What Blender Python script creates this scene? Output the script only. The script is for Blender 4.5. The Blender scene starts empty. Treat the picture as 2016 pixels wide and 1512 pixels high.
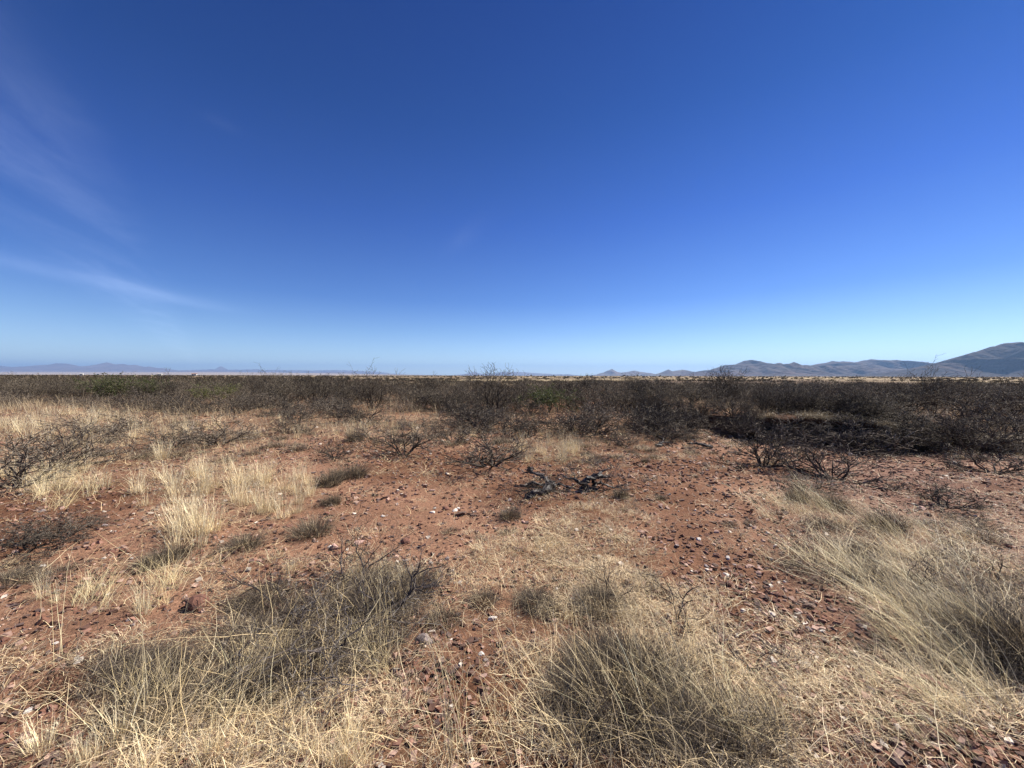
import bpy, math, random
import numpy as np
from mathutils import Vector, Euler

# ------------------------------------------------------------------ camera, sky, sun, exposure
C = bpy.context.scene
COL = C.collection
R = lambda a_: a_ * (math.pi / 180)
F = 756.0            # focal length in photograph pixels (photograph 2016 x 1512)
HC = 1.5             # eye height
HOR = 740.0

cam_d = bpy.data.cameras.new('camera')
cam = bpy.data.objects.new('camera', cam_d); COL.objects.link(cam)
cam_d.sensor_width = 36; cam_d.lens = 36 * F / 2016
cam_d.clip_start = 0.05; cam_d.clip_end = 200000
cam.location = (0, 0, HC)
cam.rotation_euler = (R(90 - 1.25), R(-0.12), 0)
C.camera = cam

SUN_EL, SUN_AZ = 47.0, 62.0        # azimuth clockwise from the view direction (+Y)
w = bpy.data.worlds.new('World'); C.world = w; w.use_nodes = True
nt = w.node_tree; N = nt.nodes; L = nt.links
for n in list(N): N.remove(n)
out = N.new('ShaderNodeOutputWorld'); bg = N.new('ShaderNodeBackground')
sky = N.new('ShaderNodeTexSky'); sky.sky_type = 'NISHITA'; sky.sun_disc = False
sky.sun_elevation = R(SUN_EL); sky.sun_rotation = R(SUN_AZ)
sky.altitude = 1400; sky.air_density = 1.0; sky.dust_density = 0.25; sky.ozone_density = 3.0
bg.inputs['Strength'].default_value = 0.05
SKY_GAMMA = N.new('ShaderNodeGamma'); SKY_GAMMA.inputs[1].default_value = 1.0
SKY_HS = N.new('ShaderNodeHueSaturation'); SKY_HS.inputs['Saturation'].default_value = 1.0
L.new(sky.outputs[0], SKY_GAMMA.inputs[0]); L.new(SKY_GAMMA.outputs[0], SKY_HS.inputs['Color'])

def M_(op, a, b=None, c=None, clamp=False):
    n = N.new('ShaderNodeMath'); n.operation = op; n.use_clamp = clamp
    for i, v in enumerate((a, b, c)):
        if v is None: continue
        if isinstance(v, (int, float)): n.inputs[i].default_value = v
        else: L.new(v, n.inputs[i])
    return n.outputs[0]
def smooth_(v, a, b):
    n = N.new('ShaderNodeMapRange'); n.interpolation_type = 'SMOOTHSTEP'
    L.new(v, n.inputs[0]); n.inputs[1].default_value = a; n.inputs[2].default_value = b
    return n.outputs[0]
tc = N.new('ShaderNodeTexCoord'); sp = N.new('ShaderNodeSeparateXYZ'); L.new(tc.outputs['Generated'], sp.inputs[0])
zz = M_('MAXIMUM', sp.outputs[2], 0.02)
u = M_('DIVIDE', sp.outputs[0], zz); v = M_('DIVIDE', sp.outputs[1], zz)
cb = N.new('ShaderNodeCombineXYZ'); L.new(u, cb.inputs[0]); L.new(v, cb.inputs[1])
tint = N.new('ShaderNodeValToRGB'); L.new(sp.outputs[2], tint.inputs[0])
TINT = [(0.0, (1.75, 1.88, 2.0)), (0.045, (1.50, 1.64, 1.85)), (0.11, (1.02, 1.25, 1.64)), (0.182, (.58, .90, 1.52)), (0.358, (.27, .60, 1.40)), (0.544, (.09, .41, 1.08)), (0.70, (.03, .30, .95)), (1.0, (.02, .26, .86))]
cr = tint.color_ramp
while len(cr.elements) < len(TINT): cr.elements.new(0.5)
for e_, (p_, c_) in zip(cr.elements, TINT): e_.position = p_; e_.color = tuple(k_ / 2 for k_ in c_) + (1,)
TM_ = N.new('ShaderNodeVectorMath'); TM_.operation = 'MULTIPLY'; L.new(SKY_HS.outputs[0], TM_.inputs[0]); L.new(tint.outputs[0], TM_.inputs[1])
TM2 = N.new('ShaderNodeVectorMath'); TM2.operation = 'SCALE'; TM2.inputs['Scale'].default_value = 1.78; L.new(TM_.outputs[0], TM2.inputs[0])
def wnoise(rot, scale, loc=(0, 0, 0), detail=6, nscale=1.0, dist=0.0):
    mp = N.new('ShaderNodeMapping'); mp.vector_type = 'TEXTURE'; mp.inputs['Rotation'].default_value = (0, 0, rot); mp.inputs['Scale'].default_value = scale; mp.inputs['Location'].default_value = loc
    L.new(cb.outputs[0], mp.inputs[0])
    n = N.new('ShaderNodeTexNoise'); n.inputs['Scale'].default_value = nscale; n.inputs['Detail'].default_value = detail; n.inputs['Roughness'].default_value = 0.6
    n.inputs['Distortion'].default_value = dist
    L.new(mp.outputs[0], n.inputs['Vector']); return n.outputs[0]
# broad thin cirrus band: its edge is a straight line in the cloud plane
q = M_('ADD', M_('MULTIPLY', u, -0.781), M_('MULTIPLY', v, -0.624))
wob = wnoise(0.0, (1, 1, 1), nscale=1.2, detail=5)
q2 = M_('ADD', q, M_('MULTIPLY', M_('SUBTRACT', wob, 0.5), 0.5))
band = M_('MULTIPLY', smooth_(q2, 0.22, 0.62), M_('SUBTRACT', 1.0, smooth_(q2, 0.7, 1.25)))
fib = wnoise(R(118), (2.2, 0.5, 1), nscale=1.3, detail=9, dist=0.8)
fine = wnoise(R(118), (1.0, 0.35, 1), nscale=5.0, detail=8, dist=0.6)
band = M_('MULTIPLY', M_('MULTIPLY', band, smooth_(fib, 0.25, 0.8)), M_('ADD', 0.45, fine))
# long streak, and a few faint wisps
s1 = M_('DIVIDE', M_('ADD', M_('ADD', u, 4.42), M_('MULTIPLY', M_('SUBTRACT', wob, 0.5), 0.3)), 0.34)
streak = M_('MULTIPLY', M_('EXPONENT', M_('MULTIPLY', M_('MULTIPLY', s1, s1), -1.0)), M_('MULTIPLY', smooth_(v, 1.0, 4.5), M_('SUBTRACT', 1.0, smooth_(v, 5.0, 6.6))))
streak = M_('MULTIPLY', streak, M_('ADD', 0.45, fib))
def wisp(cu, cv, su, sv, rot, amp):
    ca, sa = math.cos(rot), math.sin(rot)
    du = M_('SUBTRACT', u, cu); dv = M_('SUBTRACT', v, cv)
    a = M_('DIVIDE', M_('ADD', M_('MULTIPLY', du, ca), M_('MULTIPLY', dv, sa)), su)
    b = M_('DIVIDE', M_('SUBTRACT', M_('MULTIPLY', dv, ca), M_('MULTIPLY', du, sa)), sv)
    e = M_('EXPONENT', M_('MULTIPLY', M_('ADD', M_('MULTIPLY', a, a), M_('MULTIPLY', b, b)), -1.0))
    return M_('MULTIPLY', M_('MULTIPLY', e, amp), smooth_(fib, 0.3, 0.8))
w1 = wisp(-1.17, 1.52, 0.12, 0.04, R(60), 0.16); w2 = wisp(-0.3, 2.75, 0.35, 0.08, R(-62), 0.3)
cir = M_('ADD', M_('ADD', M_('MULTIPLY', band, 0.56), M_('MULTIPLY', streak, 0.62)), M_('ADD', w1, w2))
CIR = N.new('ShaderNodeMix'); CIR.data_type = 'RGBA'; CIR.blend_type = 'ADD'
L.new(TM2.outputs[0], CIR.inputs['A']); CIR.inputs['B'].default_value = (1.4, 1.5, 1.7, 1); L.new(cir, CIR.inputs['Factor'])
L.new(CIR.outputs['Result'], bg.inputs['Color']); L.new(bg.outputs[0], out.inputs[0])

sd = bpy.data.lights.new('sun', 'SUN'); sun = bpy.data.objects.new('sun', sd); COL.objects.link(sun)
sd.energy = 5.0; sd.angle = R(0.53); sd.color = (1.0, 0.93, 0.83)
sdir = Vector((math.sin(R(SUN_AZ)) * math.cos(R(SUN_EL)), math.cos(R(SUN_AZ)) * math.cos(R(SUN_EL)), math.sin(R(SUN_EL))))
sun.rotation_euler = sdir.to_track_quat('Z', 'Y').to_euler(); sun.location = (0, 0, 30)
C.view_settings.view_transform = 'Standard'; C.view_settings.look = 'None'
C.view_settings.exposure = 0.88; C.view_settings.gamma = 1.0; C.view_settings.use_curve_mapping = False

# ------------------------------------------------------------------ helpers
rng = np.random.default_rng(7)
random.seed(7)

def hash2(ix, iy, s):
    n = (ix.astype(np.int64) * 374761393 + iy.astype(np.int64) * 668265263 + s * 1442695041) & 0xFFFFFFFF
    n = ((n ^ (n >> 13)) * 1274126177) & 0xFFFFFFFF
    n = n ^ (n >> 16)
    return (n & 0xFFFFFF) / float(0xFFFFFF)
def vn(x, y, s=0):
    x = np.asarray(x, float); y = np.asarray(y, float)
    ix = np.floor(x); iy = np.floor(y); fx = x - ix; fy = y - iy
    fx = fx * fx * (3 - 2 * fx); fy = fy * fy * (3 - 2 * fy)
    a = hash2(ix, iy, s); b = hash2(ix + 1, iy, s); c = hash2(ix, iy + 1, s); d = hash2(ix + 1, iy + 1, s)
    return (a * (1 - fx) + b * fx) * (1 - fy) + (c * (1 - fx) + d * fx) * fy
def fbm(x, y, s=0, o=4, g=0.5):
    t = 0; a = 1; n = 0
    for k in range(o):
        t = t + a * vn(x * 2 ** k + 17.3 * k, y * 2 ** k - 9.1 * k, s + k); n += a; a *= g
    return t / n
def ss(x, a, b):
    t = np.clip((np.asarray(x, float) - a) / (b - a), 0, 1); return t * t * (3 - 2 * t)

# edge of the cut bank as y(x)
BX = [2.0, 4.2, 5.2, 5.8, 7.0, 8.4, 10, 13, 17, 24, 40]
BY = [19., 17.5, 14.5, 9.6, 9.0, 8.7, 8.2, 7.8, 7.2, 6.5, 6.0]
def bank_y(x):
    x = np.asarray(x, float)
    return np.interp(x, BX, BY) + (fbm(x * 1.1, x * 0 + 3, 5, 4) - 0.5) * 1.5
def bank_h(x):
    x = np.asarray(x, float)
    return 0.48 * (0.55 * ss(x, 3.6, 5.0) + 0.45 * ss(x, 5.4, 6.2)) * (1 - 0.72 * ss(x, 7.7, 9.0))
def raw_h(x, y):
    h = (fbm(x / 5.0, y / 5.0, 1, 3) - 0.5) * 0.22 + (fbm(x / 0.9, y / 0.9, 2, 3) - 0.5) * 0.07 + (fbm(x / 0.16, y / 0.16, 3, 3) - 0.5) * 0.028
    return h * (1 - ss(y, 60, 400) * 0.7)
H00 = float(raw_h(np.array([0.0]), np.array([2.0]))[0])
def gh(x, y):
    x = np.asarray(x, float); y = np.asarray(y, float)
    h = raw_h(x, y) - H00
    t = y - bank_y(x)
    step = bank_h(x) * ss(t, 0.22, 0.5)
    h = h + step * (1 - ss(y, 25, 70))
    h = h - 0.1 * ss(x, 4.5, 6.5) * (1 - ss(t, 0.22, 0.5)) * ss(y, 4.5, 6.5) * (1 - ss(x, 11, 15))
    # left valley floor rising to the far range
    with np.errstate(divide='ignore', invalid='ignore'):
        px = 1008 + F * x / np.maximum(y, 1)
    h = h + 175 * ss(y, 7000, 24000) * (1 - ss(px, 420, 1000)) * (px > -3000)
    return h
def ghs(x, y): return float(gh(np.array([x]), np.array([y]))[0])
def proj(x, y, z=0.0): return 1008 + F * x / y, HOR + F * (HC - z) / y
def unproj(px, py, z=None):
    y = F * HC / max(py - HOR, 1.0)
    for k in range(6):
        x = (px - 1008) / F * y; zz_ = ghs(x, y); y2 = F * (HC - zz_) / max(py - HOR, 1.0); y = 0.5 * y + 0.5 * y2
    x = (px - 1008) / F * y
    return x, y, ghs(x, y)

def mesh(name, V, Fc, mat=None, col=None, smooth=False, matidx=None):
    V = np.ascontiguousarray(V, np.float32); Fc = np.ascontiguousarray(Fc, np.int32); k = Fc.shape[1]
    m = bpy.data.meshes.new(name)
    m.vertices.add(len(V)); m.vertices.foreach_set('co', V.ravel())
    m.loops.add(Fc.size); m.loops.foreach_set('vertex_index', Fc.ravel())
    m.polygons.add(len(Fc)); m.polygons.foreach_set('loop_start', np.arange(0, Fc.size, k, dtype=np.int32))
    m.update(calc_edges=True)
    m.polygons.foreach_set('use_smooth', np.full(len(Fc), smooth))
    if col is not None:
        a = m.color_attributes.new('Col', 'FLOAT_COLOR', 'POINT')
        c4 = np.ones((len(V), 4), np.float32); c4[:, :3] = col; a.data.foreach_set('color', c4.ravel())
    if mat: m.materials.append(mat)
    m.validate(); return m
def obj(name, m, parent=None, loc=(0, 0, 0), rot=(0, 0, 0), sc=(1, 1, 1), **props):
    o = bpy.data.objects.new(name, m); COL.objects.link(o)
    o.location = loc; o.rotation_euler = rot; o.scale = sc if hasattr(sc, '__len__') else (sc,) * 3
    if parent: o.parent = parent
    for k_, v_ in props.items(): o[k_] = v_
    return o
def tag(o, label, cat, group=None):
    o['label'] = label; o['category'] = cat
    if group: o['group'] = group
    return o

def ribbons(base, az, length, l0, l1, width, segs, col, kink=0.0, tip=0.25, curl=0.0, r=rng):
    """thin blades: base (n,3), az azimuth, l0/l1 angle from vertical at base and tip"""
    n = len(base); S = segs + 1
    t = np.linspace(0, 1, S)
    p = np.array(base, float); P = np.zeros((n, S, 3)); P[:, 0] = p
    wa = az + math.pi / 2 + r.uniform(-0.9, 0.9, n)
    a = az.copy()
    for k in range(1, S):
        th = l0 + (l1 - l0) * ((k - 0.5) / segs) + r.normal(0, kink, n)
        a = a + r.normal(0, kink * 1.3, n) + curl / segs
        d = np.stack([np.sin(th) * np.cos(a), np.sin(th) * np.sin(a), np.cos(th)], 1)
        P[:, k] = P[:, k - 1] + d * (length / segs)[:, None]
    W = np.stack([np.cos(wa), np.sin(wa), r.uniform(-0.4, 0.4, n)], 1)
    ww = (width[:, None] * (1 - (1 - tip) * t[None, :]))[:, :, None] * 0.5
    V = np.empty((n, S, 2, 3)); V[:, :, 0] = P - W[:, None, :] * ww; V[:, :, 1] = P + W[:, None, :] * ww
    b = (np.arange(n) * S * 2)[:, None] + (np.arange(segs) * 2)[None, :]
    Fc = np.stack([b, b + 1, b + 3, b + 2], -1).reshape(-1, 4)
    cc = np.repeat(np.asarray(col) * np.array([1.04, 1.0, 0.95]), S * 2, axis=0)
    return V.reshape(-1, 3), Fc, cc, P
def join(parts):
    Vs, Fs, Cs, o = [], [], [], 0
    for V, Fc, c in parts:
        Vs.append(V); Fs.append(Fc + o); Cs.append(c); o += len(V)
    return np.concatenate(Vs), np.concatenate(Fs), np.concatenate(Cs)
def tubes(P0, P1, R0, R1, col, sides=3):
    n = len(P0); D = P1 - P0; D /= np.maximum(np.linalg.norm(D, axis=1, keepdims=True), 1e-9)
    ref = np.where(np.abs(D[:, 2:3]) < 0.9, np.array([[0, 0, 1.0]]), np.array([[1.0, 0, 0]]))
    A = np.cross(D, ref); A /= np.linalg.norm(A, axis=1, keepdims=True); B = np.cross(D, A)
    V = np.empty((n, 2, sides, 3))
    for k in range(sides):
        an = 2 * math.pi * k / sides
        o = A * math.cos(an) + B * math.sin(an)
        V[:, 0, k] = P0 + o * R0[:, None]; V[:, 1, k] = P1 + o * R1[:, None]
    b = (np.arange(n) * 2 * sides)[:, None]; k = np.arange(sides)[None, :]; k2 = (k + 1) % sides
    Fc = np.stack([b + k, b + k2, b + sides + k2, b + sides + k], -1).reshape(-1, 4)
    return V.reshape(-1, 3), Fc, np.repeat(col, 2 * sides, axis=0)
def pal(n, cols, wts=None, jit=0.15, r=rng):
    cols = np.array(cols); i = r.choice(len(cols), n, p=None if wts is None else np.array(wts) / sum(wts))
    return np.clip(cols[i] * (1 + r.normal(0, jit, (n, 1))), 0.01, 0.9)

# ------------------------------------------------------------------ materials
def new_mat(name):
    m = bpy.data.materials.new(name); m.use_nodes = True; t = m.node_tree
    b = t.nodes['Principled BSDF']; b.inputs['Roughness'].default_value = 0.85; b.inputs['Specular IOR Level'].default_value = 0.25
    return m, t, b
def mat_col(name, rough=0.8, spec=0.25, transl=0.0, rnd=0.25, noise=0.0, nsc=40, bump=0.0, tint=(1, 1, 1)):
    m, t, b = new_mat(name); n = t.nodes; l = t.links
    b.inputs['Roughness'].default_value = rough; b.inputs['Specular IOR Level'].default_value = spec
    a = n.new('ShaderNodeAttribute'); a.attribute_name = 'Col'; oi = n.new('ShaderNodeObjectInfo')
    mr = n.new('ShaderNodeMapRange'); mr.inputs[3].default_value = 1 - rnd; mr.inputs[4].default_value = 1 + rnd; l.new(oi.outputs['Random'], mr.inputs[0])
    vm = n.new('ShaderNodeVectorMath'); vm.operation = 'SCALE'; l.new(a.outputs['Color'], vm.inputs[0]); l.new(mr.outputs[0], vm.inputs['Scale'])
    last = vm.outputs[0]
    if noise > 0:
        g = n.new('ShaderNodeTexCoord'); nz = n.new('ShaderNodeTexNoise'); nz.inputs['Scale'].default_value = nsc; nz.inputs['Detail'].default_value = 5
        l.new(g.outputs['Object'], nz.inputs['Vector'])
        m2 = n.new('ShaderNodeMapRange'); m2.inputs[1].default_value = 0.3; m2.inputs[2].default_value = 0.7; m2.inputs[3].default_value = 1 - noise; m2.inputs[4].default_value = 1 + noise; l.new(nz.outputs[0], m2.inputs[0])
        v2 = n.new('ShaderNodeVectorMath'); v2.operation = 'SCALE'; l.new(last, v2.inputs[0]); l.new(m2.outputs[0], v2.inputs['Scale']); last = v2.outputs[0]
        if bump > 0:
            bp = n.new('ShaderNodeBump'); bp.inputs['Strength'].default_value = bump; bp.inputs['Distance'].default_value = 0.01
            l.new(nz.outputs[0], bp.inputs['Height']); l.new(bp.outputs[0], b.inputs['Normal'])
    l.new(last, b.inputs['Base Color'])
    if transl > 0:
        tr = n.new('ShaderNodeBsdfTranslucent'); l.new(last, tr.inputs['Color']); mx = n.new('ShaderNodeMixShader'); mx.inputs[0].default_value = transl
        l.new(b.outputs[0], mx.inputs[1]); l.new(tr.outputs[0], mx.inputs[2]); l.new(mx.outputs[0], n['Material Output'].inputs[0])
    return m
MG = mat_col('dry_grass', 0.55, 0.35, 0.15, 0.15)
MGU = mat_col('grey_grass', 0.7, 0.2, 0.08, 0.2)
MB = mat_col('bark', 0.85, 0.2, 0, 0.4)
MCH = mat_col('charred_wood', 0.6, 0.35, 0, 0.1, 0.4, 60, 0.6)
MST = mat_col('stone', 0.8, 0.3, 0, 0.12, 0.22, 45, 0.5)
MPB = mat_col('pebble', 0.85, 0.25, 0, 0.0)
MLF = mat_col('small_leaves', 0.6, 0.3, 0.3, 0.15)
MBANK = mat_col('bank_earth', 0.95, 0.1, 0, 0.0, 0.3, 18, 0.8)
MWALL = mat_col('painted_wall', 0.7, 0.3, 0, 0.05)

# soil: vertex colour (where soil, litter, far grass lie) broken up by fine noise, pebbly relief
mg, t, b = new_mat('red_soil'); n = t.nodes; l = t.links
b.inputs['Roughness'].default_value = 0.95; b.inputs['Specular IOR Level'].default_value = 0.1
a = n.new('ShaderNodeAttribute'); a.attribute_name = 'Col'
g = n.new('ShaderNodeNewGeometry')
def tn(scale, detail=6, rough=0.6):
    z = n.new('ShaderNodeTexNoise'); z.inputs['Scale'].default_value = scale; z.inputs['Detail'].default_value = detail; z.inputs['Roughness'].default_value = rough
    l.new(g.outputs['Position'], z.inputs['Vector']); return z.outputs[0]
n1, n2, n3 = tn(2.5), tn(28, 8, 0.7), tn(140, 4, 0.6)
vo = n.new('ShaderNodeTexVoronoi'); vo.inputs['Scale'].default_value = 75; l.new(g.outputs['Position'], vo.inputs['Vector'])
def mr(x, a0, a1, b0, b1):
    z = n.new('ShaderNodeMapRange'); l.new(x, z.inputs[0]); z.inputs[1].default_value = a0; z.inputs[2].default_value = a1; z.inputs[3].default_value = b0; z.inputs[4].default_value = b1; return z.outputs[0]
def mul(x, y):
    z = n.new('ShaderNodeMath'); z.operation = 'MULTIPLY'; l.new(x, z.inputs[0])
    if isinstance(y, float): z.inputs[1].default_value = y
    else: l.new(y, z.inputs[1])
    return z.outputs[0]
sepc = n.new('ShaderNodeSeparateColor'); l.new(vo.outputs['Color'], sepc.inputs[0])
k = mul(mul(mr(n1, 0.3, 0.7, 0.85, 1.15), mr(n2, 0.3, 0.7, 0.72, 1.25)), mr(sepc.outputs[0], 0, 1, 0.8, 1.2))
vs = n.new('ShaderNodeVectorMath'); vs.operation = 'SCALE'; l.new(a.outputs['Color'], vs.inputs[0]); l.new(k, vs.inputs['Scale'])
l.new(vs.outputs[0], b.inputs['Base Color'])
bp = n.new('ShaderNodeBump'); bp.inputs['Strength'].default_value = 0.8; bp.inputs['Distance'].default_value = 0.03; l.new(n2, bp.inputs['Height'])
bp2 = n.new('ShaderNodeBump'); bp2.inputs['Strength'].default_value = 0.5; bp2.inputs['Distance'].default_value = 0.004; bp2.invert = True
l.new(vo.outputs['Distance'], bp2.inputs['Height']); l.new(bp.outputs[0], bp2.inputs['Normal']); l.new(bp2.outputs[0], b.inputs['Normal'])

# ------------------------------------------------------------------ where things grow: cover map laid out on the ground
# (px, py, rx, ry, angle, value): patches named by where they lie in the photograph, used as ground positions
PATCH = [(745, 1405, 120, 45, 0, -.9), (905, 1290, 60, 60, 0, -.5), (1700, 1430, 160, 50, 20, -.5), (1560, 1250, 120, 60, 30, -.4), (120, 1230, 130, 60, 0, -.4), (900, 850, 420, 24, 0, .5), (800, 1010, 230, 62, 0, -1), (640, 1095, 120, 30, 0, -.7), (900, 1060, 150, 45, 0, -.6), (1400, 930, 210, 45, 0, -1), (1380, 1060, 150, 70, 20, -.85), (1500, 1180, 170, 60, 25, -.7),
    (1790, 950, 260, 60, 5, -1), (1650, 900, 200, 22, 0, -.6), (210, 1010, 170, 40, 0, -.8), (170, 1090, 140, 30, 0, -.7), (110, 1250, 160, 70, 0, -.8), (50, 1420, 100, 70, 0, -.8),
    (350, 1210, 90, 30, -15, -.6), (900, 1270, 80, 90, 15, -1), (740, 1400, 130, 55, 0, -.9), (930, 1400, 60, 70, 0, -.6), (990, 865, 90, 14, 0, -.8), (600, 905, 110, 18, 0, -.6),
    (640, 870, 80, 12, 0, -.5), (1700, 1400, 170, 60, 30, -.4), (1620, 1250, 120, 60, 25, -.4),
    (370, 930, 110, 75, 0, .9), (510, 970, 80, 60, 0, .8), (100, 930, 120, 45, 0, .6), (330, 1050, 70, 30, 0, .4), (1080, 880, 70, 22, 0, .6), (1100, 1090, 190, 60, 15, .7), (1250, 1180, 180, 60, 25, .6),
    (1880, 1120, 200, 120, 30, .7), (1650, 1050, 150, 60, 25, .5), (1950, 1350, 120, 150, 0, .2), (1600, 1330, 150, 80, 30, -.4), (1050, 1000, 90, 40, 0, -.4), (700, 1220, 260, 110, -15, .7), (380, 1350, 260, 90, -15, .7), (1250, 1330, 260, 140, 0, .8),
    (500, 1450, 350, 70, 0, .5), (100, 830, 250, 40, 0, .9), (500, 830, 350, 25, 0, .7), (1050, 835, 300, 18, 0, .6), (1320, 860, 150, 20, 0, .5), (1000, 1480, 300, 50, 0, .4), (450, 1130, 150, 25, -10, .5)]
def cover(x, y):
    px = 1008 + F * x / y; py = HOR + F * HC / y
    c = np.zeros_like(px)
    nx = (fbm(x * 1.1, y * 1.1, 31, 3) - 0.5) * 1.1; ny = (fbm(x * 1.1, y * 1.1, 41, 3) - 0.5) * 1.1
    for cx, cy, rx, ry, an, val in PATCH:
        ca, sa = math.cos(R(an)), math.sin(R(an)); dx = px - cx; dy = py - cy
        e = ((dx * ca + dy * sa) / rx + nx) ** 2 + ((-dx * sa + dy * ca) / ry + ny) ** 2
        c = c + val * np.exp(-e * 0.8)
    c = 0.42 + 0.55 * c + (fbm(x * 2.2, y * 2.2, 51, 4) - 0.5) * 0.9
    return np.clip(c, 0, 1)

SOIL = np.array((0.148, 0.073, 0.042)); SOIL2 = np.array((0.255, 0.142, 0.090)); SOIL_GREY = np.array((0.19, 0.115, 0.09)); LITTER = np.array((0.22, 0.135, 0.08))
def wedge(n, d0, d1, power, half=1.5):
    """random ground points, density ~ 1/d**power, inside and a little beyond the view"""
    uu = rng.random(n); e = 2 - power
    d = d0 * (d1 / d0) ** uu if abs(e) < 1e-6 else (d0 ** e + uu * (d1 ** e - d0 ** e)) ** (1 / e)
    return rng.uniform(-1, 1, n) * (half * d + 0.5), d

# ------------------------------------------------------------------ ground
rows = [-30, -15, -8, -4, -2, -1, -0.4, 0.0, 0.3]
d = 0.5
while d < 15: rows.append(d); d *= 1.0105
while d < 46000: rows.append(d); d *= 1.05
rows = np.array(rows); tt = np.linspace(-1, 1, 421); tt = np.sign(tt) * np.abs(tt) ** 1.25
ya, ta = np.meshgrid(rows, tt, indexing='ij'); half = np.where(ya < 0, 8, 8 + 0) + np.maximum(ya, 0) * 1.9
xa = ta * half
za = gh(xa, ya)
V = np.stack([xa, ya, za], -1).reshape(-1, 3); nr, nc = xa.shape
ii = (np.arange(nr - 1)[:, None] * nc + np.arange(nc - 1)[None, :]); Fg = np.stack([ii, ii + 1, ii + nc + 1, ii + nc], -1).reshape(-1, 4)
x, y = V[:, 0], np.maximum(V[:, 1], 0.3)
cov = cover(x, y); cov = np.maximum(cov, ss(x, 4, 5) * ss(y - bank_y(x), .2, .5) * .9)
soil = SOIL + (SOIL2 - SOIL) * ss(fbm(x / 1.6, y / 1.6, 61, 4), 0.35, 0.65)[:, None]
grey_mix = ss(1008 + F * x / y, 1350, 1750) * (0.4 + 0.6 * ss(fbm(x / .8, y / .8, 71, 3), .3, .6))  # soil colour turns greyer towards the right
soil = soil + (SOIL_GREY - soil) * (grey_mix * 0.6)[:, None]
col = soil + (LITTER - soil) * (0.45 * ss(cov, 0.35, 0.9))[:, None]
px = 1008 + F * x / y
farm = ss(y, 20, 45)
plain = fbm(x / 60, y / 45, 81, 4)
fgrass = np.array((0.33, 0.26, 0.155)); fdirt = np.array((0.13, 0.09, 0.06))
fc = fdirt + (fgrass - fdirt) * (ss(plain, 0.38, 0.6) * (0.35 + 0.65 * ss(px, 500, 1000)))[:, None]
fc2 = fdirt + (fgrass * 0.8 - fdirt) * ss(fbm(x / 400, y / 500, 83, 3), 0.4, 0.6)[:, None]
fc = fc + (fc2 - fc) * ss(y, 300, 900)[:, None]
val = np.array((0.33, 0.27, 0.22)) * (0.75 + 0.5 * fbm(x / 3000, y / 700, 85, 4))[:, None]
fc = fc + (val - fc) * (ss(y, 2000, 5000) * (1 - ss(px, 600, 950)))[:, None]
fc = fc + (fdirt * 0.8 - fc) * (ss(y, 2500, 6000) * ss(px, 700, 1000))[:, None]
col = col + (fc - col) * farm[:, None]
gm = mesh('ground', V, Fg, mg, col, smooth=True)
obj('ground', gm, kind='structure')

# cut bank: crumbly earth face with a thin overhanging lip of sod
xs = np.linspace(4.6, 16, 340); prof = 15
bh = bank_h(xs); by = bank_y(xs)
cave = 0.38 * np.exp(-((xs - 6.7) / 1.3) ** 2) + 0.12 * ss(fbm(xs * 2, xs * 0, 91, 2), .4, .7)
VV = np.zeros((len(xs), prof, 3)); yl = by - 0.10
base = gh(xs, by - 0.4) - 0.06; top = gh(xs, by + 0.75) + 0.02
lip = top - 0.02
fy = [0.55 + 0, 0.45, 0.40, 0.36, 0.34, 0.36, 0.34]  # face, back of the hollow
for j in range(prof):
    if j <= 6:
        tz = j / 6.0; yy = by - 0.12 + cave * (0.55 + 0.45 * math.sin(tz * 3.0)) + 0.12 * tz; zz_ = base + (lip - 0.13 - base) * tz
    elif j <= 8: q_ = (j - 6) / 2.0; yy = by - 0.12 + (cave * 0.61 + 0.12) * (1 - q_) - 0.1 * q_; zz_ = lip - 0.13 + 0.01 * q_
    elif j == 9: yy = by - 0.25; zz_ = lip - 0.07
    else: q_ = (j - 9) / 5.0; yy = by - 0.22 + 1.05 * q_; zz_ = lip + 0.0 * xs + 0.01 + (top - lip) * q_ * 1.0 - (0.09 if j == 14 else 0)
    VV[:, j, 0] = xs + (vn(xs * 6, xs * 0 + j, 92) - .5) * .03
    VV[:, j, 1] = yy + (fbm(xs * 5, xs * 0 + j * 0.9, 93, 3) - .5) * 0.16 * (j < 11)
    VV[:, j, 2] = zz_ + (fbm(xs * 4, xs * 0 + j * 0.7, 94, 3) - .5) * 0.07 * (0 < j < 12)
fade = ss(xs, 4.6, 5.2)
ii = (np.arange(len(xs) - 1)[:, None] * prof + np.arange(prof - 1)[None, :]); Fb = np.stack([ii, ii + 1, ii + prof + 1, ii + prof], -1).reshape(-1, 4)
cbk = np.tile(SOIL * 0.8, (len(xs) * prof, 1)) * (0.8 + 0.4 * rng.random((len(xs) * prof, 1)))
tag(obj('earth_bank', mesh('earth_bank', VV.reshape(-1, 3), Fb, MBANK, cbk * .6, smooth=True)), 'low crumbling red earth bank with an undercut hollow, below the bushes at right', 'bank')

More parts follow.
